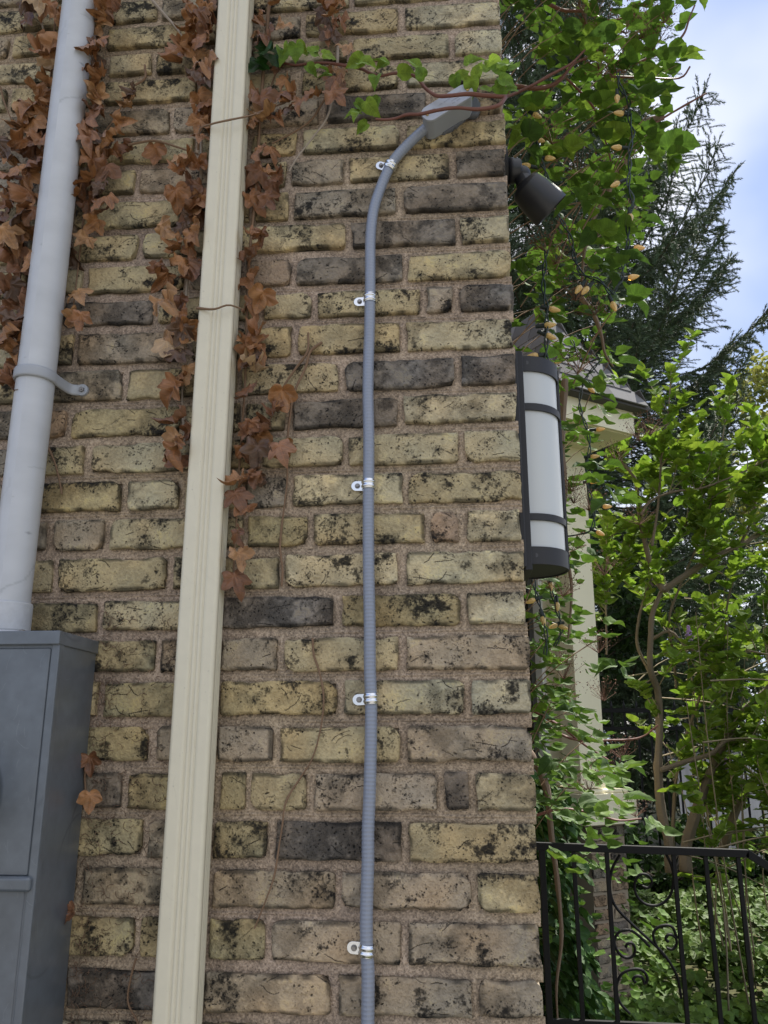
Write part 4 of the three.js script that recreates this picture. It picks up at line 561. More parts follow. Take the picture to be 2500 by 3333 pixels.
function leafAt(parent, geo, mat, x, y, z, s, tiltX, tiltY, spin, name = 'leaf') { const m = part(name, geo, mat, parent); m.position.set(x, y, z); m.rotation.set(tiltX, tiltY, spin, 'YXZ'); m.scale.setScalar(s); return m; }
function deadVine(label, leaves, stemIdx, spin = 0) {
  const t = thing('dead_ivy_vine', label, 'ivy', 'dead ivy vines');
  for (const i of stemIdx) part('stem', bark(pts(DEAD_STEMS[i]), i === 0 || i === 7 || i === 14 || i === 15 ? 0.0042 : 0.0026, 0.0016, 6, 0.008, i * 7), i === 0 || i === 1 || i === 7 || i === 14 ? palestem : twigMat, t);
  for (let i = 0; i < leaves.length; i += 4) {
    const s = leaves[i + 3] * 0.92, g = dryGeos[(rnd() * 26) | 0], q = rnd(), m = dryMats[q < 0.26 ? 0 : q < 0.5 ? 1 : q < 0.66 ? 2 : q < 0.79 ? 3 : q < 0.88 ? 4 : q < 0.93 ? 5 : 6];
    const sp = rr(-0.75, 0.75) + (rnd() < 0.15 ? rr(-1.6, 1.6) : 0), z = Math.max(leaves[i + 2], 0.012 + s * 0.15);
    leafAt(t, g, m, leaves[i] - Math.sin(sp) * s * 0.4, leaves[i + 1] + Math.cos(sp) * s * 0.42, z, s, rr(-0.8, 0.45), rr(-0.9, 0.9), sp);
  }
  return t;
}
deadVine('curled brown dead ivy hanging left of the white pipe', IVY_PIPE_LEFT, [1, 2, 17]);
deadVine('brown dead ivy trailing between white pipe and cream downspout, against the pipe', IVY_PIPE_RIGHT, [3, 4, 16]);
deadVine('brown dead ivy climbing along the left edge of the cream downspout', IVY_SPOUT_LEFT, [0, 5, 6, 14]);
deadVine('long strand of brown dead ivy leaves right of the cream downspout', IVY_SPOUT_RIGHT, [15]);
deadVine('short dead ivy strand with bare pale stems hanging from the top edge', IVY_STRAND, [7, 8]);
deadVine('single small dead ivy sprig beside the grey electrical box', IVY_BOX, [18]);
function dryStem(label, ids, r) { const t = thing('dry_vine_stem', label, 'vine stem', 'bare vine stems on the brick'); for (const i of ids) part('stem', bark(pts(DEAD_STEMS[i]), r, r * 0.7, 6, 0.006, i * 9, 0.25), twigMat, t); const s0 = pts(DEAD_STEMS[ids[ids.length - 1]]), c = new THREE.CatmullRomCurve3(s0), hairs = []; for (let k = 0; k < 50; k++) { const p = c.getPointAt(rnd()), a = rr(0, 6.28), l = rr(0.003, 0.009); hairs.push(tube([p, V(p.x + Math.cos(a) * l, p.y + Math.sin(a) * l, 0.004)], 0.0005, 0.0003, 3, 0.02, null, false)); } part('rootlet', merge(hairs), twigMat, t).userData.kind = 'stuff'; }
dryStem('forked bare brown vine stem left of the conduit, upper half', [9, 10], 0.0026);
dryStem('long thin reddish bare vine stem on the lower bricks', [11], 0.0020);
dryStem('short bare vine stem between box and downspout at the bottom', [12], 0.0020);
dryStem('little frayed twig on the brick right of the white pipe', [13], 0.0022);
{ // dark clinging rootlets left by ivy beside the box
  const q = rng(88), g = []; for (let k = 0; k < 420; k++) { const u = q(); const x = -0.745 + Math.pow(q(), 2.2) * 0.16, y = 1.12 + u * 0.66, a = q() * 6.28, l = 0.006 + 0.014 * q(); g.push(tube([V(x, y, 0.0045), V(x + Math.cos(a) * l * 0.5, y + Math.sin(a) * l * 0.5, 0.0075), V(x + Math.cos(a + 0.6) * l, y + Math.sin(a + 0.6) * l, 0.0045)], 0.0006, 0.0004, 3, 0.006, null, false)); }
  const m = part('ivy_rootlets', merge(g), std(lin(0.16, 0.095, 0.06), 0.95), scene); tag(m, 'brown clinging ivy rootlets on the bricks beside the grey box', 'rootlets', null, 'stuff');
}

// ---------------------------------------------------------------- climbing hydrangea and ivy, string lights
const greenLeaf = (c, tr = 0.38, rough = 0.8) => phys(lin(...c), rough, { specularIntensity: 0.35, map: greenTex, side: THREE.DoubleSide, transmission: tr, thickness: 0, bumpMap: greenTex, bumpScale: 0.0008 });
const hydMats = [[0.15, 0.27, 0.042], [0.11, 0.215, 0.038], [0.20, 0.34, 0.052], [0.085, 0.17, 0.038]].map(c => greenLeaf(c, 0.46));
const instGreen = greenLeaf([1, 1, 1], 0.42);
const gentle = (seed, a = 1) => { const q = rng(seed), fold = (0.15 + 0.5 * q()) * a, cup = (q() - 0.65) * 0.7 * a, tip = (0.2 - q()) * 1.2 * a, ox = q() * 50; return (p, i) => { const x = p[i], y = p[i + 1]; p[i + 2] = fold * Math.abs(x) + cup * (x * x + y * y * 0.5) + tip * Math.pow(Math.max(0, -y - 0.3), 2) + 0.09 * n3(x * 6 + ox, y * 6, 1); }; };
const HYDL = [[0, 0.86], [5, 0.74], [14, 0.68], [17, 0.62], [28, 0.585], [31, 0.55], [46, 0.52], [60, 0.47], [84, 0.41], [112, 0.36], [145, 0.28], [180, 0.14]];
const hydGeos = []; for (let i = 0; i < 8; i++) hydGeos.push(polarLeaf(HYDL, 3, 1, gentle(700 + i, 1.2)));
const cheapHyd = []; for (let i = 0; i < 4; i++) cheapHyd.push(polarLeaf([[0, 0.86], [16, 0.64], [50, 0.50], [95, 0.40], [180, 0.13]], 2, 1, gentle(740 + i, 1.3)));
const ivyGeo = polarLeaf(IVY3, 2, 1, gentle(801, 0.8)), ivyGeo2 = polarLeaf(IVY3, 2, 1, gentle(802, 0.9));

const outAt = (y) => { const T = OUTGROWTH; if (y >= T[0][0]) return T[0][1]; for (let i = 1; i < T.length; i++) if (y >= T[i][0]) return mix(T[i][1], T[i - 1][1], (y - T[i][0]) / (T[i - 1][0] - T[i][0])); return 0.4; };
const hyd = thing('climbing_hydrangea', 'leafy green climbing hydrangea covering the side wall and reaching round the corner', 'climbing plant');
SHOOTS.forEach((s, i) => part('stem', bark(pts(s), 0.0046, 0.0026, 7, 0.007, i * 3, 0.16), redStem, hyd));
BRANCHES.forEach((s, i) => part('stem', bark(pts(s), [0.007, 0.008, 0.004, 0.013, 0.004, 0.005, 0.004, 0.010, 0.006, 0.014, 0.006, 0.005, 0.005, 0.016][i], 0.003, 7, 0.015, i * 5), [3, 7, 9, 13].includes(i) ? woodMat : redStem, hyd));
const bright = [[0.26, 0.41, 0.065], [0.30, 0.45, 0.07], [0.20, 0.34, 0.055]].map(c => greenLeaf(c, 0.4));
for (let i = 0; i < SHOOT_LEAVES.length; i += 4) { const s = SHOOT_LEAVES[i + 3], sp = rr(-2.6, 2.6); leafAt(hyd, hydGeos[(rnd() * 8) | 0], bright[(rnd() * 3) | 0], SHOOT_LEAVES[i] - Math.sin(sp) * s * 0.4, SHOOT_LEAVES[i + 1] + Math.cos(sp) * s * 0.4, SHOOT_LEAVES[i + 2], s, rr(-0.8, 0.6), rr(-0.7, 0.7), sp); }
{
  const sites = [], buds = []; const q = rng(4242);
  for (let k = 0; k < 430; k++) {
    const y = 0.55 + 4.2 * Math.pow(q(), 0.82), z = -0.30 - 2.6 * Math.pow(q(), 1.15), o = outAt(y) * (0.80 + 0.32 * (-z) / 1.2 * 0.5), lo = 0.02;
    const gap = n3(y * 2.2, z * 2.2, 4.4); if (gap < -0.25) continue; if (y < 1.35 && z > -1.75) continue; if (y > 1.3 && y < 2.6 && q() < 0.35) continue;
    if (y > 1.80 && y < 2.40 && z > -0.42) continue;                       // clear of the wall light
    const x = lo + (o - lo) * (0.02 + 0.98 * Math.pow(q(), 0.75));
    sites.push([x, y, z]);
  }
  for (let k = 0; k < 150; k++) { const y = 0.95 + 1.75 * q(), z = -0.75 - 1.7 * q(), x = 0.02 - 0.083 * z + 0.20 * q() * q() + 0.02; if (y > 1.8 && z > -0.9 || (y < 1.25 && z > -1.75)) continue; sites.push([x, y, z]); }
  for (let k = 0; k < 75; k++) { const y = 0.35 + 1.05 * q(), z = -1.85 - 0.8 * q(), x = 0.12 + 0.5 * q(); sites.push([x, y, z]); }
  for (let k = 0; k < 80; k++) { const y = 3.05 + 1.3 * q(), z = -0.45 - 0.7 * q(), x = outAt(y) * (0.25 + 0.72 * q()); sites.push([x, y, z]); }
  const leaves = []; const tw = [];
  for (const [x, y, z] of sites) {
    const n = 3 + (q() * 4) | 0, a0 = q() * 6.28, out = V(0.7 + 0.5 * q(), 0.5 + 0.5 * q(), q() * 0.8 - 0.1).normalize();
    for (let i = 0; i < n; i++) {
      const a = a0 + i * 2.4, s = (0.030 + 0.036 * q()) * (y > 2.6 ? 1.12 : 0.95);
      _o.position.set(x + Math.cos(a) * s * 0.35, y + (q() - 0.4) * s, z + Math.sin(a) * s * 0.35);
      const dir = V(Math.cos(a) + out.x * 0.6, -0.35 + 0.75 * q() + out.y * 0.2, Math.sin(a) + out.z * 0.6).normalize(), up = V(out.x + (q() - 0.5) * 0.9, out.y + 0.5, out.z + (q() - 0.5) * 0.9).normalize();
      const yA = dir.clone().negate(), xA = V(0, 0, 0).crossVectors(yA, up).normalize(), zA = V(0, 0, 0).crossVectors(xA, yA);
      const M = new THREE.Matrix4().makeBasis(xA, yA, zA).scale(V(s, s, s)).setPosition(_o.position); leaves.push([M, _o.position.clone(), s, q()]);
    }
    if (q() < 0.45 && y > 1.5) { const bxp = V(Math.max(0.01, x - 0.12 - 0.2 * q()), y - 0.05 - 0.22 * q(), z - 0.12 * q() + 0.04); tw.push(bark([bxp, V(mix(bxp.x, x, 0.5), mix(bxp.y, y, 0.6), mix(bxp.z, z, 0.5) + 0.02), V(x, y, z)], 0.0022, 0.0011, 4, 0.05, x * 50)); }
  }
  const cam = camera.position; leaves.sort((a, b) => b[2] / b[1].distanceTo(cam) - a[2] / a[1].distanceTo(cam));
  const nPart = 300 - SHOOT_LEAVES.length / 4 | 0;
  leaves.slice(0, nPart).forEach((l) => { const m = part('leaf', hydGeos[(l[3] * 8) | 0], l[1].y > 3 ? (l[3] < 0.5 ? bright[(l[3] * 6) | 0] : hydMats[(l[3] * 4) | 0]) : hydMats[(l[3] * 4) | 0], hyd); m.applyMatrix4(l[0]); });
  const rest = leaves.slice(nPart), im = new THREE.InstancedMesh(cheapHyd[0], instGreen, rest.length), c = new THREE.Color();
  rest.forEach((l, i) => { im.setMatrixAt(i, l[0]); const v = 0.7 + 0.7 * l[3]; im.setColorAt(i, c.setRGB(0.125 * v, 0.235 * v, 0.039 * v)); });
  im.name = 'foliage'; im.userData.kind = 'stuff'; im.castShadow = im.receiveShadow = true; hyd.add(im);
  part('twigs', merge(tw), twigMat, hyd).userData.kind = 'stuff';
  // dried flower heads
  const fl = []; const fm = std(lin(0.17, 0.085, 0.055), 0.95), fs = new THREE.TetrahedronGeometry(1);
  const heads = [...HEADS, [0.42, 3.62, -1.0], [0.30, 3.35, -0.9], [0.55, 3.95, -0.9], [0.70, 4.1, -0.9], [0.28, 2.75, -0.7], [0.24, 2.62, -0.8], [0.45, 2.55, -1.4], [0.33, 2.35, -1.3], [0.38, 2.15, -1.4], [0.36, 1.9, -1.5], [0.4, 1.75, -1.7], [0.45, 1.55, -1.7], [0.33, 3.9, -0.8], [0.5, 3.3, -1.1], [0.62, 2.45, -1.9], [0.5, 1.35, -1.8], [0.3, 1.45, -1.5]];
  for (const [x, y, z] of heads) for (let i = 0; i < 130; i++) { const d = V(q() - 0.5, q() - 0.5, q() - 0.5).normalize().multiplyScalar(0.075 * Math.cbrt(q())), s = 0.0016 + 0.0042 * q() * q(); fl.push(fs.clone().scale(s, s, s * 0.5).rotateX(q() * 6).rotateY(q() * 6).translate(x + d.x, y + d.y * 0.55, z + d.z)); if (i % 8 === 0) fl.push(tube([V(x, y - 0.05, z), V(x + d.x, y + d.y * 0.55, z + d.z)], 0.0009, 0.0006, 3, 0.1, null, false)); }
  part('dry_flower_heads', merge(fl.map(g => { g = g.index ? g.toNonIndexed() : g; if (!g.attributes.uv) g.setAttribute('uv', new THREE.Float32BufferAttribute(new Float32Array(g.attributes.position.count * 2), 2)); return g; })), fm, hyd).userData.kind = 'stuff';
}
{ // dark glossy living ivy leaves beside the downspout
  const t = thing('ivy_sprig', 'dark glossy green ivy sprig beside the top of the downspout', 'ivy'); const m = greenLeaf([0.03, 0.085, 0.022], 0.2, 0.35);
  for (let i = 0; i < DARK_IVY.length; i += 4) { const sp = rr(-1, 1), s = DARK_IVY[i + 3]; leafAt(t, i % 8 ? ivyGeo : ivyGeo2, m, DARK_IVY[i], DARK_IVY[i + 1] + s * 0.4, DARK_IVY[i + 2], s, rr(-0.5, 0.2), rr(-0.5, 0.5), sp); }
  part('stem', bark([V(-0.49, 2.86, 0.012), V(-0.47, 2.92, 0.015), V(-0.44, 2.95, 0.03)], 0.002, 0.0015, 5, 0.01), twigMat, t);
}
{ // string lights
  const wire = phys(lin(0.008, 0.022, 0.018), 0.5), sock = phys(lin(0.008, 0.016, 0.014), 0.55), bulbM = phys(lin(0.86, 0.62, 0.25), 0.3, { transmission: 0.35, thickness: 0 });
  const bp = [[0.0, 0.0], [0.0052, 0.001], [0.0078, 0.007], [0.0080, 0.011], [0.0060, 0.020], [0.0030, 0.027], [0.0, 0.0295]].map(v => new THREE.Vector2(...v));
  const bulbG = new THREE.LatheGeometry(bp, 7).toNonIndexed(); bulbG.computeVertexNormals(); const sockG = new THREE.CylinderGeometry(0.0056, 0.0048, 0.021, 10).translate(0, -0.0105, 0);
  const defs = [[[0, 1], 'green string light wire looping down through the upper vine, amber bulbs'], [[2], 'green string light wire hanging straight down to the wall sconce'], [[3], 'green string light wire draped in front of the cream bay window'], [[4], 'short string light wire hanging close to the corner below the sconce'], [[5], 'string light wire over the dark window pane below the sconce']];
  for (const [ids, label] of defs) {
    const t = thing('string_light', label, 'string lights', 'string lights in the vine');
    for (const id of ids) {
      const c = new THREE.CatmullRomCurve3(pts(WIRES[id]), false, 'centripetal'), L = c.getLength(), n = Math.ceil(L / 0.012);
      for (let s = 0; s < 2; s++) { const P = []; for (let i = 0; i <= n; i++) { const p = c.getPointAt(i / n), a = i * 0.75 + s * Math.PI; P.push(V(p.x + 0.0042 * Math.cos(a), p.y, p.z + 0.0042 * Math.sin(a))); } part('wire', tube(P, 0.0021, 0.0021, 5, 0.01), wire, t); }
      for (const [w, x, y, z, a] of BULBS) if (w === id) {
        const d = V(Math.cos(a * Math.PI / 180), Math.sin(a * Math.PI / 180), 0.15).normalize(), Q = new THREE.Quaternion().setFromUnitVectors(V(0, 1, 0), d), b = V(x, y, z).addScaledVector(d, -0.014);
        const m = part('bulb', bulbG, bulbM, t); m.quaternion.copy(Q); m.position.copy(b); const k = part('socket', sockG, sock, t); k.quaternion.copy(Q); k.position.copy(b);
        const e = b.clone().addScaledVector(d, -0.02); let best = 1e9, bpnt = null; for (let i = 0; i <= 200; i++) { const p = c.getPointAt(i / 200), dd = p.distanceToSquared(e); if (dd < best) { best = dd; bpnt = p; } }
        if (best > 1e-5) part('wire', tube([e, bpnt], 0.002, 0.002, 5, 0.02), wire, t);
      }
    }
  }
}

// ---------------------------------------------------------------- garden
{
  const n = 512, f = field(n, 6, 5, 301), g = field(n, 60, 3, 303);
  const soil = std(lin(0.10, 0.105, 0.05), 1, { map: dataTex(n, (i, o) => { const v = 0.75 + 0.25 * f[i] + 0.25 * g[i]; o[0] = v * (1 + 0.15 * f[i]); o[1] = v; o[2] = v * 0.85; }, true) });
  const gg = new THREE.PlaneGeometry(160, 160, 1, 1).rotateX(-Math.PI / 2); const u = gg.attributes.uv; for (let i = 0; i < u.count; i++) u.setXY(i, u.getX(i) * 90, u.getY(i) * 90);
  structure('ground', gg, soil, 'garden soil and rough grass');
  const pave = std(lin(0.52, 0.51, 0.49), 0.95, { map: dataTex(256, (() => { const a = field(256, 6, 5, 311); return (i, o) => { o[0] = o[1] = o[2] = 0.88 + 0.14 * a[i]; }; })(), true) });
  // rising pale concrete drive beyond the fence
  const dp = []; const pr = [[-10.2, 0.02], [-10.4, 1.30], [-24, 2.65]]; const pos = [], idx = [], uv = []; pr.forEach(([z, y], i) => { pos.push(2.7, y, z, 4.9, y, z); uv.push(0, z / 3, 5, z / 3); if (i) { const a = i * 2; idx.push(a - 2, a - 1, a, a, a - 1, a + 1); } });
  structure('driveway', geoFrom(pos, idx, uv), pave, 'pale concrete drive rising beyond the iron fence');
}
structure('bounce_pavement', bx(-9, 5, 0.005, 0.03, 0.9, 12), std(lin(0.27, 0.255, 0.23), 0.95), 'added unseen concrete drive in front of the house, bouncing sunlight onto the wall');  // added out of view so sunlit concrete bounces warm light onto the bricks
const iron = phys(lin(0.005, 0.005, 0.006), 0.6, { specularIntensity: 0.5 });
{ // stoop railing
  const t = thing('iron_railing', 'black wrought iron railing with scrollwork at the lower right', 'railing');
  const Z = -1.6, bar = (x0, y0, x1, y1, w) => { const L = Math.hypot(x1 - x0, y1 - y0), g = new RoundedBoxGeometry(w, L, w, 1, 0.0015).rotateZ(Math.atan2(x0 - x1, y1 - y0)); return g.translate((x0 + x1) / 2, (y0 + y1) / 2, Z); };
  const top = (x) => 1.2215 - 0.0245 * (x - 0.12);
  const rail = part('top_rail', merge([bar(0.06, top(0.06), 0.815, top(0.815), 0.024)]), iron, t);
  part('sloping_rail', bar(0.808, top(0.812) + 0.003, 1.35, 0.86, 0.024), iron, t);
  part('bottom_rail', bar(0.06, 0.700, 0.83, 0.690, 0.016), iron, t); part('lower_sloping_rail', bar(0.82, 0.69, 1.35, 0.36, 0.016), iron, t);
  for (const [x, w] of [[0.146, 0.020], [0.250, 0.0135], [0.359, 0.0135], [0.575, 0.0135], [0.677, 0.0135], [0.781, 0.0135]]) part('baluster', bar(x, x < 0.2 ? 0.2 : 0.69, x, top(x) - 0.005, w), iron, t);
  for (const x of [0.90, 1.02, 1.14, 1.26]) part('baluster', bar(x, 0.64 - (x - 0.9) * 0.62, x, 1.15 - (x - 0.9) * 0.62, 0.0135), iron, t);
  for (const sc of SCROLLS) part('scroll', tube(pts(sc), 0.0048, 0.0044, 7, 0.006), iron, t);
  const s = thing('stoop', 'low concrete stoop under the black iron railing', 'stoop'); part('slab', rbx(0.02, 0.83, 0.18, 0.30, -2.6, -1.52, 0.01), std(lin(0.30, 0.29, 0.27), 0.95), s); part('base', bx(0.04, 0.81, 0.0, 0.179, -2.58, -1.55), std(lin(0.24, 0.19, 0.14), 0.95), s);
}
{ // far fence
  const t = thing('iron_fence', 'tall black iron picket fence behind the lilac', 'fence'); const Z = -8.2;
  part('rail', bx(1.2, 6.2, 1.885, 1.93, Z - 0.02, Z + 0.02), iron, t); part('rail', bx(1.2, 6.2, 1.70, 1.735, Z - 0.02, Z + 0.02), iron, t); part('rail', bx(1.2, 6.2, 0.22, 0.255, Z - 0.02, Z + 0.02), iron, t);
  const pg = merge([bx(-0.010, 0.010, 0.02, 1.96, -0.010, 0.010), new THREE.ConeGeometry(0.016, 0.07, 4).translate(0, 1.99, 0)]);
  for (let x = 1.28; x < 6.2; x += 0.135) part('picket', pg, iron, t).position.set(x, 0, Z);
  for (const x of [1.22, 3.65, 6.15]) part('post', rbx(x - 0.035, x + 0.035, 0, 2.05, Z - 0.035, Z + 0.035, 0.004), iron, t);
}
{ // cream bay window wing
  const t = thing('bay_window', 'cream trimmed bay window with grey shingle roof behind the vines', 'bay window'); t.position.set(0.615, 0, -4); t.rotation.y = 0.61;
  const cr = phys(lin(0.82, 0.765, 0.57), 0.5, { bumpMap: creamPaint.bumpMap, bumpScale: 0.001 }), wh = phys(lin(0.72, 0.73, 0.72), 0.4);
  part('corner_board', merge([rbx(0, 0.205, 1.29, 3.52, -0.14, 0, 0.004), rbx(-0.012, 0.03, 1.29, 3.50, -0.15, 0.008, 0.003)]), cr, t);
  part('wall', merge([bx(0.012, 0.2, 1.30, 3.5, -0.9, -0.141), bx(0.012, 0.2, 1.30, 3.5, -2.6, -1.9), bx(0.012, 0.2, 3.15, 3.49, -1.9, -0.9)]), cr, t);
  const w = part('window', merge([rbx(-0.018, 0.02, 1.31, 3.15, -0.36, -0.29, 0.004), rbx(-0.018, 0.02, 1.31, 3.15, -1.9, -1.83, 0.004), rbx(-0.018, 0.02, 3.08, 3.15, -1.829, -0.361, 0.004), rbx(-0.018, 0.02, 1.31, 1.39, -1.829, -0.361, 0.004)]), wh, t);
  part('sash', merge([rbx(-0.006, 0.012, 1.391, 3.079, -0.42, -0.363, 0.003), rbx(-0.008, 0.012, 2.18, 2.24, -1.827, -0.42, 0.003), rbx(-0.006, 0.010, 1.391, 3.079, -1.12, -1.08, 0.003)]), std(lin(0.18, 0.19, 0.2), 0.5), w);
  part('pane', bx(0.001, 0.006, 1.392, 3.078, -1.826, -0.421), phys(lin(0.02, 0.024, 0.028), 0.06, { clearcoat: 1 }), w);
  part('sill', merge([rbx(-0.075, 0.365, 1.085, 1.262, -2.6, 0.085, 0.004), rbx(-0.05, 0.33, 1.262, 1.285, -2.6, 0.055, 0.010)]), cr, t);
  const bg = part('brick_base', bx(0.02, 0.30, 0, 1.084, -2.55, 0.02), std(lin(0.33, 0.27, 0.2), 0.95), t);
  const bm = [clayBuff, clayDark]; for (let k = 0; k < 14; k++) for (let i = 0; i < 2; i++) { const off = (k & 1) ? 0.1 : 0; const x0 = 0.02 + i * 0.155 - off * 0.4, x1 = Math.min(0.302, x0 + 0.143); const y1 = 1.072 - k * 0.076; const g = brickGeo(Math.max(0.02, x0), x1, y1 - 0.062, y1 - 0.062, y1, y1, 0.028, 0.02, TONES[['t', 'g', 'o', 'd'][(rnd() * 4) | 0]], k * 3 + i); part('brick', g, bm[0], bg); }
  part('soffit', merge([rbx(-0.32, 0.27, 3.50, 3.53, -2.6, 0.36, 0.003)]), cr, t);
  part('fascia', merge([rbx(-0.34, 0.29, 3.505, 3.66, 0.36, 0.385, 0.003), rbx(-0.345, -0.32, 3.505, 3.66, -2.6, 0.359, 0.003), rbx(0.27, 0.295, 3.505, 3.66, -2.6, 0.359, 0.003)]), cr, t);
  // hipped roof
  const rp = [-0.42, 3.66, 0.46, 0.36, 3.66, 0.46, 0.36, 3.66, -2.6, -0.42, 3.66, -2.6, -0.42, 3.685, 0.46, 0.36, 3.685, 0.46, 0.36, 3.685, -2.6, -0.42, 3.685, -2.6, -0.15, 4.45, 0.02, -0.15, 4.45, -2.6];
  const ri = [0, 2, 1, 0, 3, 2, 0, 1, 5, 0, 5, 4, 1, 2, 6, 1, 6, 5, 3, 0, 4, 3, 4, 7, 4, 5, 8, 5, 6, 9, 5, 9, 8, 7, 4, 8, 7, 8, 9, 2, 3, 7, 2, 7, 6, 6, 7, 9];
  const rgeo = geoFrom(rp, ri).toNonIndexed(); rgeo.computeVertexNormals();
  const roof = part('roof', rgeo, std(lin(0.085, 0.082, 0.085), 0.95), t);
  const sg = new RoundedBoxGeometry(0.150, 0.010, 0.145, 1, 0.003), sm = [0.13, 0.095, 0.17].map(v => std(lin(v, v * 0.98, v), 1));
  for (const side of [-1, 1]) for (let r = 0; r < 7; r++) for (let c = 0; c < 17; c++) { const f = r / 7 + 0.06, ex = side > 0 ? 0.36 - 0.51 * f : -0.42 + 0.27 * f, z = 0.38 - c * 0.153 - r * 0.063; if (z < -2.55) continue; const m = part('shingle', sg, sm[(rnd() * 3) | 0], roof); m.position.set(ex + side * 0.006, 3.690 + 0.765 * f, z); m.rotation.set(0, 0, side > 0 ? -0.96 : 1.20); }
  for (let r = 0; r < 7; r++) { const f = r / 7 + 0.06, w = 0.78 * (1 - f), n = Math.max(1, Math.round(w / 0.153)); for (let c = 0; c < n; c++) { const m = part('shingle', sg, sm[(rnd() * 3) | 0], roof); m.position.set(-0.42 + 0.27 * f + (c + 0.5) * w / n, 3.692 + 0.765 * f, 0.466 - 0.44 * f); m.rotation.set(1.00, 0, 0); } }
}
// ---- foliage stuff helper: instanced leaves
function leafStuff(parent, name, geo, mat, list) { // list of [x,y,z,s,dir,up,col]
  const im = new THREE.InstancedMesh(geo, mat, list.length), M = new THREE.Matrix4();
  list.forEach((l, i) => { const yA = l[4].clone().negate().normalize(), xA = V(0, 0, 0).crossVectors(yA, l[5]).normalize(), zA = V(0, 0, 0).crossVectors(xA, yA); M.makeBasis(xA, yA, zA).scale(V(l[3], l[3], l[3])).setPosition(l[0], l[1], l[2]); im.setMatrixAt(i, M); im.setColorAt(i, l[6]); });
  im.name = name; im.userData.kind = 'stuff'; im.castShadow = im.receiveShadow = true; parent.add(im); return im;
}
const rv = (q) => V(q() - 0.5, q() - 0.5, q() - 0.5).normalize();
const shade = (q, r, g, b, a = 0.35) => { const v = 1 - a + 2 * a * q(); return lin(r * v * (0.9 + 0.2 * q()), g * v, b * v); };
{ // lilac
  const q = rng(909), t = thing('lilac_bush', 'open lilac bush with crooked grey stems and fresh green leaves', 'shrub');
  const wood = std(lin(0.16, 0.125, 0.085), 0.95, { bumpMap: mortarMat.bumpMap, bumpScale: 0.004 }), thin = std(lin(0.26, 0.21, 0.14), 0.95);
  const RAD = [0.034, 0.021, 0.024, 0.040, 0.036, 0.017, 0.010, 0.012, 0.010, 0.009, 0.012, 0.014, 0.010, 0.008];
  const leaves = [], tw = [], flowers = [];
  const spray = (p, dir, len, lf) => {
    const e = p.clone().addScaledVector(dir, len), mid = p.clone().lerp(e, 0.5).add(V((q() - 0.5) * len * 0.2, len * 0.06, (q() - 0.5) * len * 0.2)); tw.push(bark([p, mid, e], 0.0042, 0.0018, 4, 0.07, q() * 99));
    const n = 2 + (len / 0.075) | 0;
    for (let i = 0; i <= n; i++) { const f = 0.25 + 0.75 * i / n, c = p.clone().lerp(e, f); const a0 = q() * 3.14; for (let k = 0; k < 2; k++) { if (q() > lf) continue; const a = a0 + k * 3.14, d = V(Math.cos(a), 0.25 + 0.4 * q() - 0.5 * q(), Math.sin(a)).addScaledVector(dir, 0.6).normalize(), s = 0.062 + 0.052 * q(); leaves.push([c.x, c.y, c.z, s, d, V((q() - 0.5) * 0.9, 1, (q() - 0.5) * 0.9 + 0.2), null]); } }
    return e;
  };
  LILAC.forEach((s, i) => {
    const P = pts(s).map((p, k) => V(p.x + (q() - 0.5) * 0.02, p.y, p.z + (q() - 0.5) * 0.06)); part('stem', bark(P, RAD[i], RAD[i] * 0.45, 8, 0.04, i * 11, 0.14), wood, t);
    const c = new THREE.CatmullRomCurve3(P, false, 'centripetal'), n = i === 0 || i === 4 ? 4 : 14;
    for (let k = 0; k < n; k++) { const f = 0.25 + 0.75 * q(), p = c.getPointAt(f), T = c.getTangentAt(f); const d = rv(q).addScaledVector(T, 0.7).add(V(0.1, 0.45, 0)).normalize(); const e = spray(p, d, 0.14 + 0.38 * q(), 0.72); if (q() < 0.55) spray(p.clone().lerp(e, 0.6), rv(q).add(d).add(V(0, 0.3, 0)).normalize(), 0.12 + 0.2 * q(), 0.75); if (q() < 0.06) flowers.push(e); }
  });
  // thin suckers rising through the bush
  for (let k = 0; k < 30; k++) { const x = 1.25 + 1.5 * q(), z = -3.7 - 1.6 * q(), y = 0.1, h = 0.9 + 1.9 * q(), dx = (q() - 0.4) * 0.5, dz = (q() - 0.5) * 0.4; const e = V(x + dx, y + h, z + dz); tw.push(bark([V(x, y, z), V(x + dx * 0.3 + 0.1 * (q() - 0.5), y + h * 0.35, z + dz * 0.3), V(x + dx * 0.6 + 0.14 * (q() - 0.5), y + h * 0.7, z + dz * 0.6), e], 0.006, 0.0025, 4, 0.12, k)); for (let j = 0; j < 3; j++) { const f = 0.45 + 0.55 * q(); spray(V(x + dx * f, y + h * f, z + dz * f), rv(q).add(V(0.2, 0.6, 0)).normalize(), 0.12 + 0.22 * q(), 0.55); } }
  for (let k = 0; k < 40; k++) { const a = V(1.1 + 1.8 * q(), 0.7 + 1.6 * q(), -3.6 - 1.5 * q()), d = V(0.6 + 0.5 * q(), (q() - 0.45) * 0.8, (q() - 0.5) * 0.6); tw.push(bark([a, a.clone().addScaledVector(d, 0.35).add(V(0, 0.04, 0)), a.clone().addScaledVector(d, 0.75)], 0.006, 0.002, 4, 0.08, k * 3, 0.25)); }
  // leaf masses on the right
  for (let k = 0; k < 170; k++) { const x = 1.45 + 1.6 * Math.pow(q(), 0.8), y = 0.75 + 1.95 * q(), z = -3.5 - 2.0 * q(); spray(V(x, y, z), rv(q).add(V(0.2, 0.5, 0.1)).normalize(), 0.12 + 0.26 * q(), 0.7); }
  part('twigs', merge(tw), thin, t).userData.kind = 'stuff';
  leaves.forEach(l => { l[6] = shade(q, 0.28, 0.43, 0.055); });
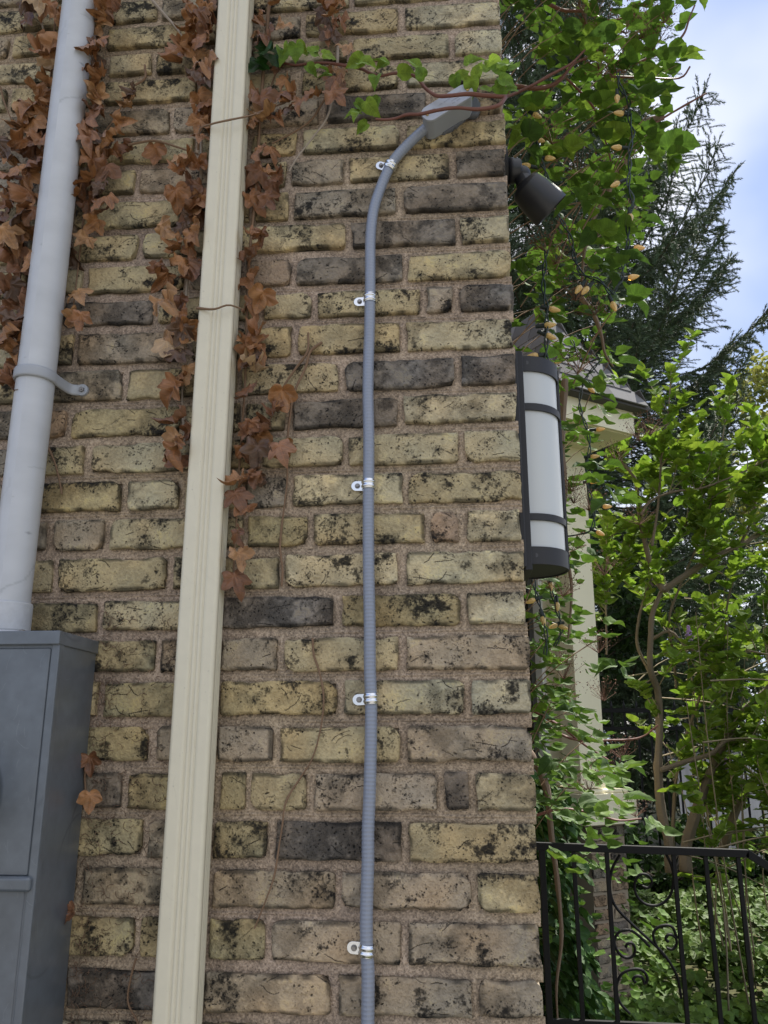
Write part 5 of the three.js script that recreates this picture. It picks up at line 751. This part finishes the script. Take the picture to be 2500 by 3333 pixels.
  const cam = camera.position; leaves.sort((a, b) => b[3] / Math.hypot(b[0] - cam.x, b[1] - cam.y, b[2] - cam.z) - a[3] / Math.hypot(a[0] - cam.x, a[1] - cam.y, a[2] - cam.z));
  const lg = []; for (let i = 0; i < 5; i++) lg.push(polarLeaf(HEART, 2, 1, gentle(840 + i, 0.9)));
  const mats = [[0.28, 0.43, 0.055], [0.22, 0.37, 0.05], [0.34, 0.49, 0.06]].map(c => greenLeaf(c, 0.55));
  leaves.slice(0, 300).forEach(l => { const m = part('leaf', lg[(q() * 5) | 0], mats[(q() * 3) | 0], t); const yA = l[4].clone().negate().normalize(), xA = V(0, 0, 0).crossVectors(yA, l[5]).normalize(), zA = V(0, 0, 0).crossVectors(xA, yA); m.applyMatrix4(new THREE.Matrix4().makeBasis(xA, yA, zA).scale(V(l[3], l[3], l[3])).setPosition(l[0], l[1], l[2])); });
  leafStuff(t, 'foliage', lg[0], greenLeaf([1, 1, 1], 0.52), leaves.slice(300));
  const fg = new THREE.OctahedronGeometry(0.007), fmat = phys(lin(0.42, 0.27, 0.50), 0.7);
  for (const e of flowers.slice(0, 12)) { const gs = []; for (let k = 0; k < 70; k++) { const h = q(), r = 0.028 * (1 - h) * Math.sqrt(q()) + 0.004, a = q() * 6.28; gs.push(fg.clone().translate(e.x + Math.cos(a) * r, e.y + h * 0.09, e.z + Math.sin(a) * r)); } part('flower', merge(gs), fmat, t); }
}
{ // Spruce
  const q = rng(1313), t = thing('spruce_tree', 'dark tall spruce tree with drooping boughs against the sky', 'tree'); const X = 1.9, Z = -13, H = 20;
  const wood = std(lin(0.13, 0.095, 0.07), 0.95);
  part('trunk', bark([V(X, 0, Z), V(X + 0.05, 6, Z), V(X, 12, Z), V(X, H, Z)], 0.24, 0.03, 12, 0.3, 3), wood, t);
  // needle-covered twig, 0.2 m long
  const ng = (() => { const pos = [], idx = []; const r = rng(5); for (let i = 0; i < 46; i++) { const f = i / 46, a = r() * 6.28, l = 0.022 + 0.016 * r(), w = 0.0055, y = f * 0.2, dx = Math.cos(a), dz = Math.sin(a), b = pos.length / 3; pos.push(dx * 0.002 - dz * w, y, dz * 0.002 + dx * w, dx * 0.002 + dz * w, y, dz * 0.002 - dx * w, dx * l, y + l * 0.75, dz * l); idx.push(b, b + 1, b + 2); } for (let k = 0; k < 3; k++) { const a = k * 2.1, b = pos.length / 3, w = 0.004; pos.push(Math.cos(a) * w, 0, Math.sin(a) * w, Math.cos(a + 2.1) * w, 0, Math.sin(a + 2.1) * w, 0, 0.205, 0); idx.push(b, b + 1, b + 2); } return geoFrom(pos, idx); })();
  const M = new THREE.Matrix4(), mats = [], cols = [], Q = new THREE.Quaternion(), wood2 = [];
  const put = (p, d, s) => { Q.setFromUnitVectors(V(0, 1, 0), d); s *= 1.2; M.compose(p, Q, V(s, s, s)); mats.push(M.clone()); cols.push(shade(q, 0.075, 0.112, 0.05, 0.35)); };
  let nb = 0;
  for (let y = 1.3; y < H - 0.4; y += 0.28) {
    const Lb = Math.min(3.2, (H - y) * 0.28 + 0.2) * (0.85 + 0.3 * q()), n = 5, a0 = q() * 6.28;
    for (let i = 0; i < n; i++) {
      const a = a0 + i * 6.28 / n + (q() - 0.5) * 0.6, L = Lb * (0.75 + 0.4 * q()), ca = Math.cos(a), sa = Math.sin(a); if (sa < -0.55 && q() < 0.75) continue;
      const drop = 0.10 + 0.16 * q() + (y < 5 ? 0.12 : 0), P = [0, 0.3, 0.6, 0.85, 1].map(f => V(X + ca * L * f, y + L * (0.12 * f - drop * Math.sin(f * 2.6) + 0.30 * Math.pow(f, 3)), Z + sa * L * f)); const c = new THREE.CatmullRomCurve3(P);
      if (nb++ < 290) part('branch', tube(P, 0.022, 0.006, 5, 0.25), wood, t);
      const m = Math.ceil(L / 0.10);
      for (let k = 2; k <= m; k++) {
        const f = k / m, p = c.getPointAt(f), T = c.getTangentAt(f), side = V(-sa, 0, ca), sl = (0.2 + 0.74 * Math.sin(Math.PI * Math.min(1, f * 0.9 + 0.08))) * (0.5 + 0.6 * q()) * Math.min(1, L / 2);
        put(p, T.clone().addScaledVector(rv(q), 0.35).normalize(), 0.8 + 0.5 * q());
        for (const sg of [-1, 1]) { if (q() < 0.12) continue; const d = T.clone().multiplyScalar(0.75).addScaledVector(side, sg * (0.6 + 0.4 * q())).add(V(0, -0.22 - 0.3 * q(), 0)).normalize(); const ns = Math.max(1, Math.round(sl / 0.18)); for (let s = 0; s < ns; s++) { const pp = p.clone().addScaledVector(d, s * 0.18).add(V(0, -0.02 * s * s * 0.5, 0)); put(pp, d.clone().addScaledVector(rv(q), 0.25).normalize(), 0.85 + 0.4 * q()); if (q() < 0.55) put(pp.clone().addScaledVector(d, 0.07), d.clone().multiplyScalar(0.8).addScaledVector(rv(q), 0.8).add(V(0, -0.4, 0)).normalize(), 0.7 + 0.4 * q()); } }
        if (q() < 0.5) { const hn = 1 + (q() * 3) | 0; for (let s = 0; s < hn; s++) put(p.clone().add(V((q() - 0.5) * 0.06, -0.13 * s - 0.02, (q() - 0.5) * 0.06)), V((q() - 0.5) * 0.6, -1, (q() - 0.5) * 0.6).normalize(), 0.8 + 0.4 * q()); }
      }
    }
  }
  const im = new THREE.InstancedMesh(ng, phys(lin(1, 1, 1), 0.7, { side: THREE.DoubleSide }), mats.length); mats.forEach((m, i) => { im.setMatrixAt(i, m); im.setColorAt(i, cols[i]); });
  im.name = 'crown'; im.userData.kind = 'stuff'; im.castShadow = im.receiveShadow = true; t.add(im); console.log('spruce twigs', mats.length);
}
// broadleaf trees and shrubs in the distance
const farLeaf = polarLeaf([[0, 0.86], [25, 0.6], [70, 0.42], [180, 0.13]], 1, 1, gentle(860, 1)), farMat = greenLeaf([1, 1, 1], 0.45);
function broadleaf(name, label, cat, x, z, h, r, col, nClump, perClump, ls, seed, low = 0.3, group) {
  const q = rng(seed), t = thing(name, label, cat, group), wood = std(lin(0.12, 0.095, 0.07), 0.95), list = [], br = [];
  part('trunk', bark([V(x, 0, z), V(x + 0.1 * r * (q() - 0.5), h * 0.35, z), V(x + 0.2 * r * (q() - 0.5), h * 0.75, z)], 0.035 * h * 0.4 + 0.02, 0.02, 8, 0.2, seed), wood, t);
  for (let k = 0; k < nClump; k++) {
    const d = rv(q), rad = Math.cbrt(0.15 + 0.85 * q()), cx = x + d.x * r * rad, cy = h * (low + (1 - low) * 0.5) + d.y * h * (1 - low) * 0.5 * rad, cz = z + d.z * r * rad * 0.9, cr = r * (0.10 + 0.14 * q());
    if (k % 3 === 0) br.push(bark([V(x, Math.max(0.2, cy - 0.45 * r - 0.1 * h), z), V(mix(x, cx, 0.5), cy - 0.18 * r, mix(z, cz, 0.5)), V(cx, cy, cz)], 0.012 + 0.006 * r, 0.004, 5, 0.2, k));
    for (let i = 0; i < perClump; i++) { const e = rv(q).multiplyScalar(cr * Math.cbrt(q())); list.push([cx + e.x, cy + e.y * 0.7, cz + e.z, ls * (0.6 + 0.8 * q()), rv(q).add(V(0, -0.4, 0)), rv(q).add(V(0, 1.1, 0)), shade(q, ...col)]); }
  }
  part('limbs', merge(br), wood, t); leafStuff(t, 'crown', farLeaf, farMat, list);
}
broadleaf('maple_tree', 'pale yellow green spring tree at the far right edge', 'tree', 8.7, -21, 12.2, 1.9, [0.42, 0.44, 0.13], 110, 55, 0.15, 21, 0.5);
broadleaf('shrub', 'dark leafy small tree left of the spruce foot, beyond the fence', 'shrub', 1.3, -9.4, 4.2, 1.2, [0.05, 0.105, 0.03], 80, 70, 0.085, 22, 0.55, 'shrubs beyond the fence');
broadleaf('shrub', 'dense green shrub beyond the fence, right of the lilac trunk', 'shrub', 6.3, -12.2, 5.0, 1.5, [0.065, 0.135, 0.035], 120, 70, 0.10, 23, 0.32, 'shrubs beyond the fence');
broadleaf('dark_tree', 'tall dark tree at the end of the pale drive', 'tree', 3.6, -25.5, 9.5, 2.9, [0.045, 0.10, 0.03], 140, 70, 0.16, 24, 0.30);
broadleaf('shrub', 'bright sunlit shrub at the right edge, inside the fence', 'shrub', 4.3, -6.9, 2.5, 1.0, [0.12, 0.23, 0.04], 80, 60, 0.075, 25, 0.1, 'shrubs in the garden');
broadleaf('shrub', 'low dark shrub at the foot of the fence, left part', 'shrub', 1.9, -7.75, 0.85, 0.8, [0.055, 0.115, 0.03], 60, 60, 0.07, 26, 0.02, 'shrubs in the garden');
broadleaf('shrub', 'low dark shrub at the foot of the fence, right part', 'shrub', 3.5, -7.85, 0.85, 0.9, [0.05, 0.10, 0.03], 60, 60, 0.07, 27, 0.02, 'shrubs in the garden');
broadleaf('hedge_tree', 'broad dark tree closing the view behind the spruce', 'tree', 6.2, -24, 8.5, 3.4, [0.05, 0.10, 0.03], 170, 60, 0.17, 28, 0.18);
{ // ivy carpet
  const q = rng(606), list = [];
  for (let i = 0; i < 15000; i++) { const z = -2.3 - 6.2 * Math.pow(q(), 1.1), x = 0.05 + (2.4 - z * 0.35) * q(), y = 0.05 + 0.16 * (0.5 + n3(x * 2.2, z * 2.2, 4)) + 0.08 * q() + 0.03; list.push([x, y, z, 0.05 + 0.05 * q(), V(q() - 0.5, -0.45 * q(), q() - 0.2), V((q() - 0.5) * 0.9, 1, 0.55 * q()), shade(q, 0.125, 0.215, 0.04)]); }
  for (let i = 0; i < 2000; i++) { const y = 0.1 + 1.3 * Math.pow(q(), 1.6), z = -1.85 - 2.4 * q(), x = 0.05 + (0.25 + 0.28 * Math.max(0, 0.9 - y)) * (0.4 + 0.6 * q()); list.push([x, y, z, 0.05 + 0.05 * q(), V(0.5 + 0.5 * (q() - 0.5), -0.6, q() - 0.3), V(0.8, 0.6, 0.5 * q()), shade(q, 0.055, 0.13, 0.032)]); }
  const im = leafStuff(scene, 'ivy_ground_cover', ivyGeo, greenLeaf([1, 1, 1], 0.3, 0.6), list); tag(im, 'carpet of green ivy leaves covering the ground behind the railing', 'ground cover', null, 'stuff');
}
scene.traverse(o => { if (o.isMesh) { o.castShadow = true; o.receiveShadow = true; } });
renderer.render(scene, camera);
